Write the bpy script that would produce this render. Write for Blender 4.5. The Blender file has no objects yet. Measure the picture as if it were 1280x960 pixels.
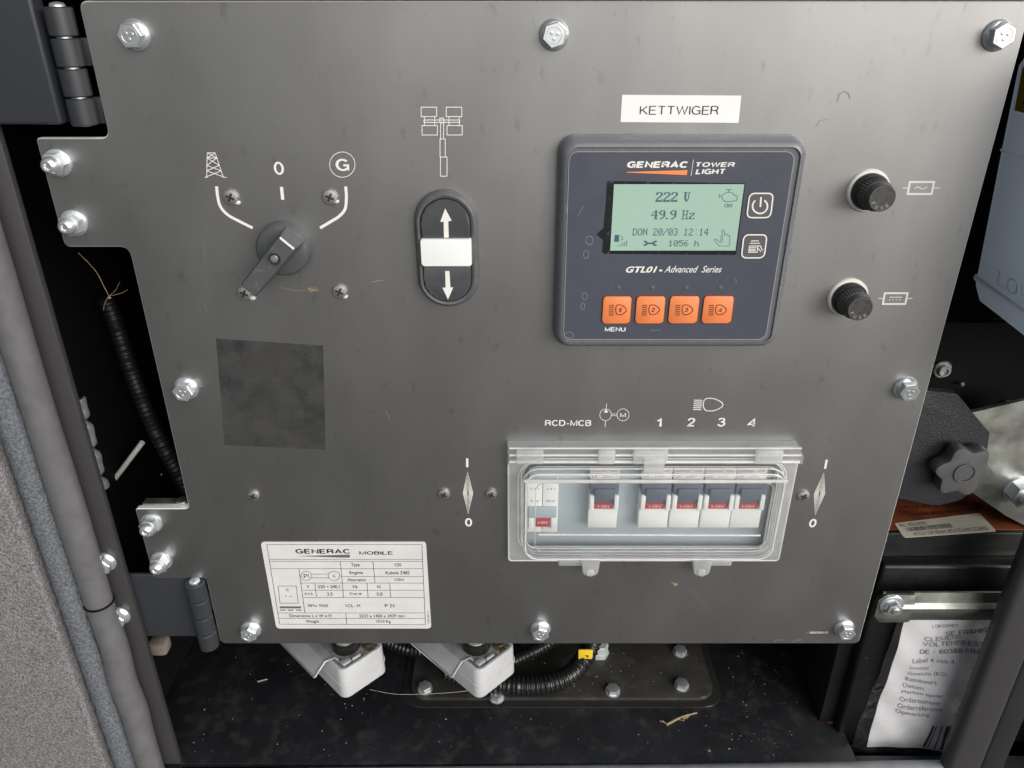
import bpy, bmesh, math, random
from mathutils import Vector, Matrix
random.seed(7)
S = 0.001                      # everything below is written in millimetres
PI = math.pi
R = math.radians
scn = bpy.context.scene
col = scn.collection

# ------------------------------------------------------------------ camera, sky, sun, exposure
F, PITCH, DIST, CX, CY = 961.0, R(26.6), 360.0, 642.0, 480.0    # photo focal length (px of 1280), tilt, distance to the panel
cam = bpy.data.cameras.new('camera'); co = bpy.data.objects.new('camera', cam); col.objects.link(co)
co.location = (0, -DIST * S, 0); co.rotation_euler = (PI / 2 - PITCH, 0, 0)
cam.sensor_width = 36; cam.lens = 36 * F / 1280; cam.shift_x = -2 / 1280; cam.clip_start = .01; cam.clip_end = 300
scn.camera = co
SUN_EL, SUN_AZ = R(20), R(42)          # azimuth from straight in front of the panel (-Y) towards +X
w = bpy.data.worlds.new('World'); scn.world = w; w.use_nodes = True
nt = w.node_tree; bg = nt.nodes['Background']
sky = nt.nodes.new('ShaderNodeTexSky'); sky.sky_type = 'NISHITA'; sky.sun_disc = False
sky.sun_elevation = SUN_EL; sky.sun_rotation = PI - SUN_AZ
sky.air_density = 1.0; sky.dust_density = 6.0; sky.ozone_density = 1.0
hs = nt.nodes.new('ShaderNodeHueSaturation'); hs.inputs['Saturation'].default_value = .35
nt.links.new(sky.outputs[0], hs.inputs['Color']); nt.links.new(hs.outputs[0], bg.inputs['Color'])
bg.inputs['Strength'].default_value = .05
sl = bpy.data.lights.new('sun', 'SUN'); so = bpy.data.objects.new('sun', sl); col.objects.link(so)
sl.energy = 1.5; sl.angle = R(100); sl.color = (1, .975, .945)
sd = Vector((math.sin(SUN_AZ) * math.cos(SUN_EL), -math.cos(SUN_AZ) * math.cos(SUN_EL), math.sin(SUN_EL)))
so.rotation_euler = sd.to_track_quat('Z', 'Y').to_euler(); so.location = sd * 3
scn.view_settings.view_transform = 'Standard'; scn.view_settings.look = 'None'
scn.view_settings.gamma = 1; scn.view_settings.use_curve_mapping = False
scn.view_settings.exposure = 1.05
scn.cycles.use_denoising = True
scn.cycles.max_bounces = 12; scn.cycles.transparent_max_bounces = 32

# ------------------------------------------------------------------ helpers
def P(x, y, Y=0.0):
    """where the sight line of a photo pixel meets the upright plane at depth Y -> (X, Z) in mm"""
    u, v = (x - CX) / F, (y - CY) / F
    k = (DIST + Y) / (math.cos(PITCH) - v * math.sin(PITCH))
    return u * k, -(math.sin(PITCH) + v * math.cos(PITCH)) * k
def PF(x, y, Z):
    """the same on a level plane at height Z -> (X, Y)"""
    u, v = (x - CX) / F, (y - CY) / F
    k = -Z / (math.sin(PITCH) + v * math.cos(PITCH))
    return u * k, (math.cos(PITCH) - v * math.sin(PITCH)) * k - DIST
def zm(ox, oy, s): return lambda x, y: (ox + x / s, oy + y / s)
ID = lambda x, y: (x, y)

WL = {}
def link(o, parent):
    col.objects.link(o)
    if parent: o.parent = parent
def tag(o, label=None, cat=None, group=None, kind=None):
    if label: o['label'] = label
    if cat: o['category'] = cat
    if group: o['group'] = group
    if kind: o['kind'] = kind
    return o
def thing(name, label, cat, loc, group=None, rot=(0, 0, 0)):
    o = bpy.data.objects.new(name, None); o.empty_display_size = .01; link(o, None)
    o.location = Vector(loc) * S; o.rotation_euler = rot; WL[o] = Vector(loc)
    return tag(o, label, cat, group)
def obj(name, bm, mat, parent=None, loc=None, rot=(0, 0, 0), smooth=38, mats=None):
    """bm in mm. loc None: bm is in world mm; loc given: bm is local to loc (world mm, or local mm for a rotated parent)"""
    base = WL.get(parent, Vector()) if parent else Vector()
    if loc is None:
        if not parent:
            lo = Vector((1e9,) * 3); hi = -lo
            for v in bm.verts:
                for i in range(3): lo[i] = min(lo[i], v.co[i]); hi[i] = max(hi[i], v.co[i])
            loc_w = Vector(((lo.x + hi.x) / 2, (lo.y + hi.y) / 2, lo.z))
            bmesh.ops.translate(bm, vec=-loc_w, verts=bm.verts); oloc, wl = loc_w, loc_w
        else:
            bmesh.ops.translate(bm, vec=-base, verts=bm.verts); oloc, wl = Vector(), base
    else:
        wl = Vector(loc); oloc = wl - base
    bmesh.ops.scale(bm, vec=(S, S, S), verts=bm.verts)
    me = bpy.data.meshes.new(name); bm.to_mesh(me); bm.free()
    if smooth:
        me.polygons.foreach_set('use_smooth', [True] * len(me.polygons)); me.set_sharp_from_angle(angle=R(smooth))
    for m in (mats or [mat]): me.materials.append(m)
    o = bpy.data.objects.new(name, me); o.location = oloc * S; o.rotation_euler = rot
    WL[o] = wl; link(o, parent)
    return o
def copy_tree(o, parent, loc=None, rz=None):
    c = o.copy(); col.objects.link(c); c.parent = parent
    if loc is not None: c.location = Vector(loc) * S
    for ch in list(o.children): copy_tree(ch, c)
    return c
def new(): return bmesh.new()
def box(bm, x0, x1, y0, y1, z0, z1, bev=0, seg=2):
    M = Matrix.Translation(((x0 + x1) / 2, (y0 + y1) / 2, (z0 + z1) / 2)) @ Matrix.Diagonal((abs(x1 - x0), abs(y1 - y0), abs(z1 - z0), 1))
    r = bmesh.ops.create_cube(bm, size=1, matrix=M)
    if bev:
        es = list({e for v in r['verts'] for e in v.link_edges})
        bmesh.ops.bevel(bm, geom=es, offset=bev, segments=seg, profile=.5, affect='EDGES', clamp_overlap=True)
    return bm
def prism(bm, pts, y0, y1, bev=0, seg=2, sidemat=0):
    """closed outline in (X, Z) with front face at y0 (towards the viewer) and back at y1"""
    n = len(pts)
    a = [bm.verts.new((p[0], y0, p[1])) for p in pts]; b = [bm.verts.new((p[0], y1, p[1])) for p in pts]
    area = sum(pts[i][0] * pts[(i + 1) % n][1] - pts[(i + 1) % n][0] * pts[i][1] for i in range(n))
    if area < 0: a.reverse(); b.reverse()
    f = bm.faces.new(a); bm.faces.new(b[::-1])
    for i in range(n):
        q = bm.faces.new((a[(i + 1) % n], a[i], b[i], b[(i + 1) % n])); q.material_index = sidemat
    if bev: bmesh.ops.bevel(bm, geom=list(f.edges), offset=bev, segments=seg, profile=.5, affect='EDGES', clamp_overlap=True)
    return bm
def prism_z(bm, pts, z0, z1, bev=0, seg=2):
    """closed outline in (X, Y), top face at z1"""
    n = len(pts)
    area = sum(pts[i][0] * pts[(i + 1) % n][1] - pts[(i + 1) % n][0] * pts[i][1] for i in range(n))
    if area < 0: pts = pts[::-1]
    a = [bm.verts.new((p[0], p[1], z1)) for p in pts]; b = [bm.verts.new((p[0], p[1], z0)) for p in pts]
    f = bm.faces.new(a); bm.faces.new(b[::-1])
    for i in range(n): bm.faces.new((a[i], b[i], b[(i + 1) % n], a[(i + 1) % n]))
    if bev: bmesh.ops.bevel(bm, geom=list(f.edges), offset=bev, segments=seg, profile=.5, affect='EDGES', clamp_overlap=True)
    return bm
def ringprism(bm, outer, inner, y0, y1):
    """frame between two outlines with the same number of points"""
    n = len(outer); V = lambda pts, y: [bm.verts.new((p[0], y, p[1])) for p in pts]
    oa, ia, ob, ib = V(outer, y0), V(inner, y0), V(outer, y1), V(inner, y1)
    for i in range(n):
        j = (i + 1) % n
        bm.faces.new((oa[i], oa[j], ia[j], ia[i])); bm.faces.new((ob[j], ob[i], ib[i], ib[j]))
        bm.faces.new((oa[j], oa[i], ob[i], ob[j])); bm.faces.new((ia[i], ia[j], ib[j], ib[i]))
    bmesh.ops.recalc_face_normals(bm, faces=bm.faces[:])
    return bm
def loft(bm, loops, cap0=True, cap1=True, closed=True):
    V = [[bm.verts.new(p) for p in l] for l in loops]; n = len(loops[0])
    for a, b in zip(V, V[1:]):
        for i in range(n if closed else n - 1):
            j = (i + 1) % n; bm.faces.new((a[i], a[j], b[j], b[i]))
    if cap0: bm.faces.new(V[0][::-1])
    if cap1: bm.faces.new(V[-1])
    bmesh.ops.recalc_face_normals(bm, faces=bm.faces[:])
    return bm
def lathe(bm, prof, c=(0, 0, 0), axis='-Y', n=32):
    """prof: (radius, height) along the axis"""
    loops = []
    for r, h in prof:
        L = []
        for i in range(n):
            a = 2 * PI * i / n; p, q = r * math.cos(a), r * math.sin(a)
            L.append({'-Y': (c[0] + p, c[1] - h, c[2] + q), 'Z': (c[0] + p, c[1] + q, c[2] + h), 'X': (c[0] + h, c[1] + p, c[2] + q)}[axis])
        loops.append(L)
    return loft(bm, loops)
def tube(bm, pts, r, n=10, caps=True):
    pts = [Vector(p) for p in pts]; rs = r if isinstance(r, (list, tuple)) else [r] * len(pts)
    loops = []; up = None
    for i, p in enumerate(pts):
        t = (pts[min(i + 1, len(pts) - 1)] - pts[max(i - 1, 0)]).normalized()
        if up is None: up = Vector((0, 0, 1)) if abs(t.z) < .9 else Vector((0, 1, 0))
        s = t.cross(up).normalized(); up = s.cross(t)
        loops.append([p + (s * math.cos(2 * PI * k / n) + up * math.sin(2 * PI * k / n)) * rs[i] for k in range(n)])
    return loft(bm, loops, caps, caps)
def spline(pts, n=12):
    pts = [Vector(p) for p in pts]; out = []
    q = [pts[0] * 2 - pts[1]] + pts + [pts[-1] * 2 - pts[-2]]
    for i in range(1, len(q) - 2):
        for k in range(n):
            t = k / n; a, b, c, d = q[i - 1], q[i], q[i + 1], q[i + 2]
            out.append(.5 * ((2 * b) + (c - a) * t + (2 * a - 5 * b + 4 * c - d) * t * t + (3 * b - a - 3 * c + d) * t ** 3))
    return out + [pts[-1]]
def corrug(bm, pts, r, pitch=3.0, depth=.75, n=14):
    """ribbed conduit along a path"""
    path = spline(pts, 60); L = 0; out = []; rs = []; last = path[0]
    step = pitch / 6; acc = 0
    for p in path:
        d = (p - last).length; acc += d; L += d; last = p
        if acc >= step or not out:
            acc = 0; out.append(p); rs.append(r - depth * (.5 - .5 * max(-1, min(1, 1.8 * math.cos(2 * PI * L / pitch)))))
    return tube(bm, out, rs, n)
def rr(x0, z0, x1, z1, r, n=6):
    x0, x1 = min(x0, x1), max(x0, x1); z0, z1 = min(z0, z1), max(z0, z1); o = []
    for cx, cz, a0 in ((x1 - r, z0 + r, -90), (x1 - r, z1 - r, 0), (x0 + r, z1 - r, 90), (x0 + r, z0 + r, 180)):
        for k in range(n + 1):
            a = R(a0 + 90 * k / n); o.append((cx + r * math.cos(a), cz + r * math.sin(a)))
    return o
def circ(cx, cz, r, n=32): return [(cx + r * math.cos(2 * PI * i / n), cz + r * math.sin(2 * PI * i / n)) for i in range(n)]
def roundpoly(pts, rad, n=5):
    out = []; m = len(pts); rad = rad if isinstance(rad, (list, tuple)) else [rad] * m
    for i in range(m):
        a, b, c = Vector(pts[i - 1]), Vector(pts[i]), Vector(pts[(i + 1) % m]); r = rad[i]
        if r <= 0: out.append(tuple(b)); continue
        u, v = (a - b).normalized(), (c - b).normalized(); half = u.angle(v) / 2
        d = min(r / math.tan(half), .48 * min((a - b).length, (c - b).length))
        p, q = b + u * d, b + v * d
        for k in range(n + 1):
            t = k / n; e = (1 - t) ** 2 * p + 2 * t * (1 - t) * b + t * t * q; out.append((e.x, e.y))
    return out
# --- flat print
def EL(cx, cy, rx, ry, a0=0, a1=360, n=16): return [(cx + rx * math.cos(R(a0 + (a1 - a0) * k / n)), cy + ry * math.sin(R(a0 + (a1 - a0) * k / n))) for k in range(n + 1)]
def SP(*p): return [(v.x, v.y) for v in spline([(a, b, 0) for a, b in p], 5)]
GL = {  # grotesque capitals and figures as pen strokes, cap height 1: (advance, strokes)
 '0': (.56, [EL(.28, .5, .28, .5, 0, 337.5, 15) + ['c']]), '1': (.3, [[(.0, .76), (.14, .82), (.24, 1), (.24, 0)]]), '2': (.56, [SP((.01, .7), (.07, .9), (.28, 1), (.49, .9), (.54, .72), (.45, .5), (.2, .25), (.03, .0)) + [(.56, 0)]]),
 '3': (.56, [SP((.02, .8), (.12, .96), (.28, 1), (.46, .92), (.5, .75), (.42, .58), (.22, .53)), SP((.22, .53), (.45, .48), (.56, .3), (.48, .08), (.28, 0), (.1, .05), (.0, .22))]), '4': (.6, [[(.46, 0), (.46, 1), (.0, .28), (.6, .28)]]),
 '5': (.56, [[(.52, 1), (.1, 1), (.04, .5)] + SP((.04, .5), (.28, .62), (.5, .52), (.55, .3), (.45, .07), (.26, 0), (.08, .06), (.0, .2))]), '6': (.56, [SP((.52, .82), (.42, .97), (.28, 1), (.08, .85), (.0, .5), (.05, .15), (.28, 0), (.5, .12), (.56, .32), (.48, .54), (.28, .62), (.08, .5), (.01, .36))]),
 '7': (.54, [[(0, 1), (.54, 1), (.3, .5), (.18, 0)]]), '8': (.56, [EL(.28, .76, .23, .24, 0, 337.5, 15) + ['c'], EL(.28, .26, .28, .26, 0, 337.5, 15) + ['c']]), '9': (.56, [SP((.04, .18), (.14, .03), (.28, 0), (.48, .15), (.56, .5), (.51, .85), (.28, 1), (.06, .88), (.0, .68), (.08, .46), (.28, .38), (.48, .5), (.55, .64))]),
 'A': (.7, [[(0, 0), (.35, 1), (.7, 0)], [(.13, .32), (.57, .32)]]), 'B': (.6, [[(0, 0), (0, 1)] + SP((0, 1), (.35, 1), (.53, .9), (.53, .66), (.35, .54)) + [(0, .54)], SP((.3, .54), (.5, .48), (.6, .28), (.5, .06), (.3, 0)) + [(0, 0)]]),
 'C': (.7, [EL(.37, .5, .37, .5, 42, 318)]), 'D': (.66, [[(0, 0), (0, 1), (.28, 1)] + EL(.3, .5, .36, .5, 90, -90, 12) + [(0, 0)]]), 'E': (.58, [[(.58, 1), (0, 1), (0, 0), (.6, 0)], [(0, .52), (.53, .52)]]), 'F': (.54, [[(.54, 1), (0, 1), (0, 0)], [(0, .5), (.48, .5)]]),
 'G': (.74, [EL(.38, .5, .38, .5, 42, 318) + [(.72, .1), (.72, .46), (.42, .46)]]), 'H': (.64, [[(0, 0), (0, 1)], [(.64, 0), (.64, 1)], [(0, .52), (.64, .52)]]), 'I': (.02, [[(.01, 0), (.01, 1)]]), 'K': (.64, [[(0, 0), (0, 1)], [(.6, 1), (0, .36)], [(.2, .56), (.64, 0)]]),
 'L': (.5, [[(0, 1), (0, 0), (.5, 0)]]), 'M': (.76, [[(0, 0), (0, 1), (.38, .08), (.76, 1), (.76, 0)]]), 'N': (.64, [[(0, 0), (0, 1), (.64, 0), (.64, 1)]]), 'O': (.76, [EL(.38, .5, .38, .5, 0, 342, 19) + ['c']]), 'P': (.58, [[(0, 0), (0, 1)] + SP((0, 1), (.38, 1), (.57, .88), (.57, .6), (.38, .47)) + [(0, .47)]]),
 'R': (.62, [[(0, 0), (0, 1)] + SP((0, 1), (.38, 1), (.57, .88), (.57, .62), (.38, .49)) + [(0, .49)], SP((.34, .49), (.52, .4), (.57, .2), (.62, 0))]), 'S': (.6, [SP((.56, .76), (.48, .94), (.28, 1), (.1, .93), (.04, .75), (.12, .59), (.32, .52), (.52, .42), (.59, .25), (.5, .06), (.28, 0), (.08, .07), (.0, .26))]),
 'T': (.64, [[(0, 1), (.64, 1)], [(.32, 1), (.32, 0)]]), 'U': (.64, [[(0, 1), (0, .34)] + EL(.32, .32, .32, .32, 180, 360, 10) + [(.64, 1)]]), 'V': (.68, [[(0, 1), (.34, 0), (.68, 1)]]), 'W': (.98, [[(0, 1), (.24, 0), (.49, 1), (.74, 0), (.98, 1)]]), 'X': (.64, [[(0, 0), (.64, 1)], [(0, 1), (.64, 0)]]), 'Y': (.66, [[(0, 1), (.33, .42), (.66, 1)], [(.33, .42), (.33, 0)]]),
 'Z': (.6, [[(0, 1), (.58, 1), (.0, 0), (.6, 0)]]), '-': (.28, [[(0, .36), (.28, .36)]]), '.': (.02, [[(.01, 0), (.01, .08)]]), ',': (.04, [[(.03, .1), (.0, -.1)]]), ' ': (.22, [])}
def text_bm(s, shear=0, bold=0, space=1.0, sans=True):
    if sans and all(ch in GL for ch in s):
        bm = new(); x = 0; wt = .135 + bold * 2.4; k = 0
        for ch in s:
            adv, ls = GL[ch]
            for l in ls:
                n0 = len(bm.verts); add_strokes(bm, [[(p[0] + x, p[1]) if p != 'c' else p for p in l]], wt, 0, mapf=lambda a, c: (a, c)); bm.verts.ensure_lookup_table()
                for v in bm.verts[n0:]: v.co = Vector((v.co.x, v.co.z, k))
                k += 1
            x += adv + .13 + wt * .7 * space
        for v in bm.verts: v.co.x += shear * v.co.y
        xs = [v.co.x for v in bm.verts]; ys = [v.co.y for v in bm.verts]; x0, x1, y0, y1 = min(xs), max(xs), min(ys), max(ys)
        for v in bm.verts: v.co = Vector(((v.co.x - x0) / (x1 - x0), (v.co.y - y0) / (y1 - y0), v.co.z))
        return bm
    cu = bpy.data.curves.new('t', 'FONT'); cu.body = s; cu.size = 1; cu.offset = bold; cu.resolution_u = 3; cu.space_character = space
    o = bpy.data.objects.new('t', cu); col.objects.link(o)
    dg = bpy.context.evaluated_depsgraph_get(); dg.update()
    me = bpy.data.meshes.new_from_object(o.evaluated_get(dg))
    bm = new(); bm.from_mesh(me)
    bpy.data.objects.remove(o); bpy.data.curves.remove(cu); bpy.data.meshes.remove(me)
    for v in bm.verts: v.co.x += shear * v.co.y
    xs = [v.co.x for v in bm.verts]; ys = [v.co.y for v in bm.verts]
    x0, x1, y0, y1 = min(xs), max(xs), min(ys), max(ys)
    for v in bm.verts: v.co = Vector(((v.co.x - x0) / (x1 - x0), (v.co.y - y0) / (y1 - y0), 0))
    return bm
def text(name, s, bx, Y, mat, parent, T=ID, shear=0, bold=.012, space=1.0, mapf=None, slant=0, sans=True, thick=0):
    """text fitted to a box; mapf(u, v) -> point in mm overrides the upright plane"""
    bm = text_bm(s, shear, bold, space, sans)
    if mapf is None:
        (xa, ya), (xb, yb) = T(bx[0], bx[1]), T(bx[2], bx[3])
        ym = (ya + yb) / 2
        X0, X1 = P(xa, ym, Y)[0], P(xb, ym, Y)[0]; Z1, Z0 = P(xa, ya, Y)[1], P(xa, yb, Y)[1]
        mapf = lambda u, v: (X0 + (X1 - X0) * u, Y, Z0 + (Z1 - Z0) * v + slant * (X1 - X0) * u)
    for v in bm.verts: v.co = Vector(mapf(v.co.x, v.co.y)) - Vector((0, .004 * v.co.z, 0))
    if thick: bmesh.ops.solidify(bm, geom=bm.faces[:], thickness=thick)
    return obj(name, bm, mat, parent, smooth=0)
def add_strokes(bm, lines, wd, Y, T=ID, mapf=None):
    mp = mapf or (lambda x, y: P(*T(x, y), Y)); Y0 = Y
    for li, L in enumerate(lines):
        Y = Y0 - .004 * li
        closed = L[-1] == 'c'
        pts = [Vector(mp(*p)) for p in (L[:-1] if closed else L)]
        n = len(pts); lft, rgt = [], []
        for i in range(n):
            a = pts[i - 1] if (i or closed) else None; c = pts[(i + 1) % n] if (i < n - 1 or closed) else None
            d1 = (pts[i] - a).normalized() if a is not None and (pts[i] - a).length else None
            d2 = (c - pts[i]).normalized() if c is not None and (c - pts[i]).length else None
            d = ((d1 or d2) + (d2 or d1)); d = d.normalized() if d.length > 1e-6 else (d1 or d2)
            k = 1 / max(.5, d.dot(d1 or d2)); nrm = Vector((-d.y, d.x)) * wd / 2 * k
            lft.append(bm.verts.new((pts[i].x + nrm.x, Y, pts[i].y + nrm.y))); rgt.append(bm.verts.new((pts[i].x - nrm.x, Y, pts[i].y - nrm.y)))
        for i in range(n if closed else n - 1):
            j = (i + 1) % n; bm.faces.new((lft[i], rgt[i], rgt[j], lft[j]))
    return bm
def strokes(name, lines, wd, Y, mat, parent, T=ID): return obj(name, add_strokes(new(), lines, wd, Y, T), mat, parent, smooth=0)
def add_fill(bm, pts, Y, T=ID):
    vs = [bm.verts.new((a, Y, b)) for a, b in (P(*T(*p), Y) for p in pts)]; bm.faces.new(vs); return bm
def fill(name, pts, Y, mat, parent, T=ID): return obj(name, add_fill(new(), pts, Y, T), mat, parent, smooth=0)
def cpts(cx, cy, r, n=28, ry=None): return [(cx + r * math.cos(2 * PI * i / n), cy + (ry or r) * math.sin(2 * PI * i / n)) for i in range(n)]

# ------------------------------------------------------------------ materials
def mat(name, base=(.5, .5, .5), rough=.5, metal=0, spec=.5, noise=0, nscale=300, bump=0, bscale=800, coat=0, var=None, stretch=(1, 1, 1), rvar=0, aniso=0, spots=None, transm=0, emit=0, bdist=.0004):
    m = bpy.data.materials.new(name); m.use_nodes = True; nt = m.node_tree; b = nt.nodes['Principled BSDF']
    b.inputs['Base Color'].default_value = (*base, 1); b.inputs['Roughness'].default_value = rough; b.inputs['Metallic'].default_value = metal
    b.inputs['Specular IOR Level'].default_value = spec; b.inputs['Coat Weight'].default_value = coat; b.inputs['Anisotropic'].default_value = aniso
    b.inputs['Transmission Weight'].default_value = transm
    if emit: b.inputs['Emission Color'].default_value = (*base, 1); b.inputs['Emission Strength'].default_value = emit
    tc = nt.nodes.new('ShaderNodeTexCoord'); mp = nt.nodes.new('ShaderNodeMapping'); mp.inputs['Scale'].default_value = stretch
    nt.links.new(tc.outputs['Object'], mp.inputs['Vector'])
    def nz(sc, det=4, rgh=.55):
        t = nt.nodes.new('ShaderNodeTexNoise'); t.inputs['Scale'].default_value = sc; t.inputs['Detail'].default_value = det; t.inputs['Roughness'].default_value = rgh
        nt.links.new(mp.outputs[0], t.inputs['Vector']); return t.outputs['Fac']
    cin = None
    if noise:
        r = nt.nodes.new('ShaderNodeValToRGB'); f = nz(nscale)
        r.color_ramp.elements[0].position = .32; r.color_ramp.elements[1].position = .7
        lo = [c * (1 - noise) for c in base]; hi = var or [min(1, c * (1 + noise)) for c in base]
        r.color_ramp.elements[0].color = (*lo, 1); r.color_ramp.elements[1].color = (*hi, 1)
        nt.links.new(f, r.inputs[0]); cin = r.outputs[0]; nt.links.new(cin, b.inputs['Base Color'])
    if spots:                                   # (scale, threshold, colour, amount): dust and dirt with its own shape
        sc, th, c, amt = spots; f = nz(sc, 6, .6); r = nt.nodes.new('ShaderNodeMapRange')
        r.inputs['From Min'].default_value = th; r.inputs['From Max'].default_value = th + .18; r.inputs['To Max'].default_value = amt
        nt.links.new(f, r.inputs[0]); mx = nt.nodes.new('ShaderNodeMix'); mx.data_type = 'RGBA'
        nt.links.new(r.outputs[0], mx.inputs['Factor']); mx.inputs['B'].default_value = (*c, 1); mx.inputs['A'].default_value = (*base, 1)
        if cin: nt.links.new(cin, mx.inputs['A'])
        nt.links.new(mx.outputs['Result'], b.inputs['Base Color'])
    if rvar:
        f = nz(nscale * .4 if nscale else 100); r = nt.nodes.new('ShaderNodeMapRange'); r.inputs['From Min'].default_value = .3; r.inputs['From Max'].default_value = .7
        r.inputs['To Min'].default_value = max(.03, rough - rvar); r.inputs['To Max'].default_value = min(1, rough + rvar)
        nt.links.new(f, r.inputs[0]); nt.links.new(r.outputs[0], b.inputs['Roughness'])
    if bump:
        bp = nt.nodes.new('ShaderNodeBump'); bp.inputs['Strength'].default_value = bump; bp.inputs['Distance'].default_value = bdist
        nt.links.new(nz(bscale, 3), bp.inputs['Height']); nt.links.new(bp.outputs[0], b.inputs['Normal'])
    return m
def clear(name, haze=.12, tint=(.97, .985, .99), rough=.06, bump=0, hcol=(.85, .88, .9), fres=1.0, bd=.001):
    """thin clear plastic: passes light, mirrors at grazing angles, slightly scuffed"""
    m = bpy.data.materials.new(name); m.use_nodes = True; nt = m.node_tree; nt.nodes.clear()
    N = nt.nodes.new; out = N('ShaderNodeOutputMaterial'); tr = N('ShaderNodeBsdfTransparent'); gl = N('ShaderNodeBsdfGlossy'); df = N('ShaderNodeBsdfDiffuse'); tl = N('ShaderNodeBsdfTranslucent')
    tr.inputs[0].default_value = (*tint, 1); gl.inputs['Roughness'].default_value = rough; df.inputs[0].default_value = (*hcol, 1); tl.inputs[0].default_value = (*hcol, 1)
    lw = N('ShaderNodeLayerWeight'); lw.inputs[0].default_value = .5; pw = N('ShaderNodeMath'); pw.operation = 'POWER'; pw.inputs[1].default_value = 4.0; nt.links.new(lw.outputs['Facing'], pw.inputs[0]); fr = N('ShaderNodeMath'); fr.operation = 'MULTIPLY_ADD'; fr.inputs[1].default_value = .9; fr.inputs[2].default_value = .06; nt.links.new(pw.outputs[0], fr.inputs[0]); m1 = N('ShaderNodeMixShader'); m2 = N('ShaderNodeMixShader'); m3 = N('ShaderNodeMixShader')
    ml = N('ShaderNodeMath'); ml.operation = 'MULTIPLY'; ml.inputs[1].default_value = fres; nt.links.new(fr.outputs[0], ml.inputs[0])
    m3.inputs[0].default_value = .5; nt.links.new(df.outputs[0], m3.inputs[1]); nt.links.new(tl.outputs[0], m3.inputs[2])
    tc = N('ShaderNodeTexCoord'); no = N('ShaderNodeTexNoise'); no.inputs['Scale'].default_value = 70; no.inputs['Detail'].default_value = 5; nt.links.new(tc.outputs['Object'], no.inputs['Vector'])
    mr = N('ShaderNodeMapRange'); mr.inputs['From Min'].default_value = .3; mr.inputs['From Max'].default_value = .75; mr.inputs['To Min'].default_value = haze * .75; mr.inputs['To Max'].default_value = haze * 1.25
    nt.links.new(no.outputs['Fac'], mr.inputs[0]); nt.links.new(mr.outputs[0], m2.inputs[0])
    nt.links.new(tr.outputs[0], m2.inputs[1]); nt.links.new(m3.outputs[0], m2.inputs[2])
    nt.links.new(ml.outputs[0], m1.inputs[0]); nt.links.new(m2.outputs[0], m1.inputs[1]); nt.links.new(gl.outputs[0], m1.inputs[2])
    if bump:
        bp = N('ShaderNodeBump'); bp.inputs['Strength'].default_value = bump; bp.inputs['Distance'].default_value = bd; n2 = N('ShaderNodeTexNoise'); n2.inputs['Scale'].default_value = 70
        nt.links.new(tc.outputs['Object'], n2.inputs['Vector']); nt.links.new(n2.outputs['Fac'], bp.inputs['Height']); nt.links.new(bp.outputs[0], gl.inputs['Normal'])
    nt.links.new(m1.outputs[0], out.inputs[0]); return m
M = {}
def panel_mat():
    """dark anodised sheet, fine upright brushing, dull water marks"""
    m = mat('anodised_panel', (.322, .327, .329), .44, 1.0, .5, aniso=.0); nt = m.node_tree; N = nt.nodes.new; b = nt.nodes['Principled BSDF']
    tc = N('ShaderNodeTexCoord')
    def nz(sc, stretch, det, a, c, lo, hi):
        mp = N('ShaderNodeMapping'); mp.inputs['Scale'].default_value = stretch; nt.links.new(tc.outputs['Object'], mp.inputs['Vector'])
        t = N('ShaderNodeTexNoise'); t.inputs['Scale'].default_value = sc; t.inputs['Detail'].default_value = det; nt.links.new(mp.outputs[0], t.inputs['Vector'])
        r = N('ShaderNodeMapRange'); r.inputs['From Min'].default_value = a; r.inputs['From Max'].default_value = c; r.inputs['To Min'].default_value = lo; r.inputs['To Max'].default_value = hi
        nt.links.new(t.outputs['Fac'], r.inputs[0]); return r.outputs[0]
    brush = nz(900, (1, 1, .05), 2, .3, .7, .99, 1.01); marks = nz(170, (1, 1, .5), 3, .63, .76, 1.0, .8); cloud = nz(22, (1, 1, .55), 6, .3, .7, .9, 1.1)
    def mul(a, c):
        q = N('ShaderNodeMath'); q.operation = 'MULTIPLY'; nt.links.new(a, q.inputs[0]); nt.links.new(c, q.inputs[1]); return q.outputs[0]
    k = mul(mul(brush, marks), cloud)
    mx = N('ShaderNodeMix'); mx.data_type = 'RGBA'; mx.blend_type = 'MULTIPLY'; mx.inputs['Factor'].default_value = 1; mx.inputs['A'].default_value = b.inputs['Base Color'].default_value[:]
    nt.links.new(k, mx.inputs['B']); nt.links.new(mx.outputs['Result'], b.inputs['Base Color'])
    rg = N('ShaderNodeMath'); rg.operation = 'MULTIPLY_ADD'; rg.inputs[1].default_value = .06; rg.inputs[2].default_value = .41; nt.links.new(cloud, rg.inputs[0]); nt.links.new(rg.outputs[0], b.inputs['Roughness'])
    return m
M['panel'] = panel_mat()
M['alu'] = mat('bare_aluminium_edge', (.85, .85, .83), .45, .5)
M['zinc'] = mat('zinc_plated_steel', (.70, .74, .77), .28, .78)
M['zinc2'] = mat('dull_zinc_sheet', (.5, .52, .48), .42, 1, noise=.25, nscale=90, rvar=.12)
M['steel'] = mat('screw_steel', (.5, .49, .47), .5, 1, noise=.3, nscale=900)
M['glue'] = mat('clear_thread_glue', (.55, .56, .56), .15, 0, .7)
M['brass'] = mat('dull_brass', (.55, .42, .25), .35, 1, noise=.3, nscale=400)
M['print'] = mat('white_print', (.78, .78, .75), .6)
M['white'] = mat('white_label', (.85, .85, .86), .45, noise=.03, nscale=60)
M['plate'] = mat('silver_label', (.66, .66, .66), .42, noise=.05, nscale=80)
M['ink'] = mat('black_ink', (.025, .025, .028), .5)
M['ink2'] = mat('faded_ink', (.12, .12, .14), .6)
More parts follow.
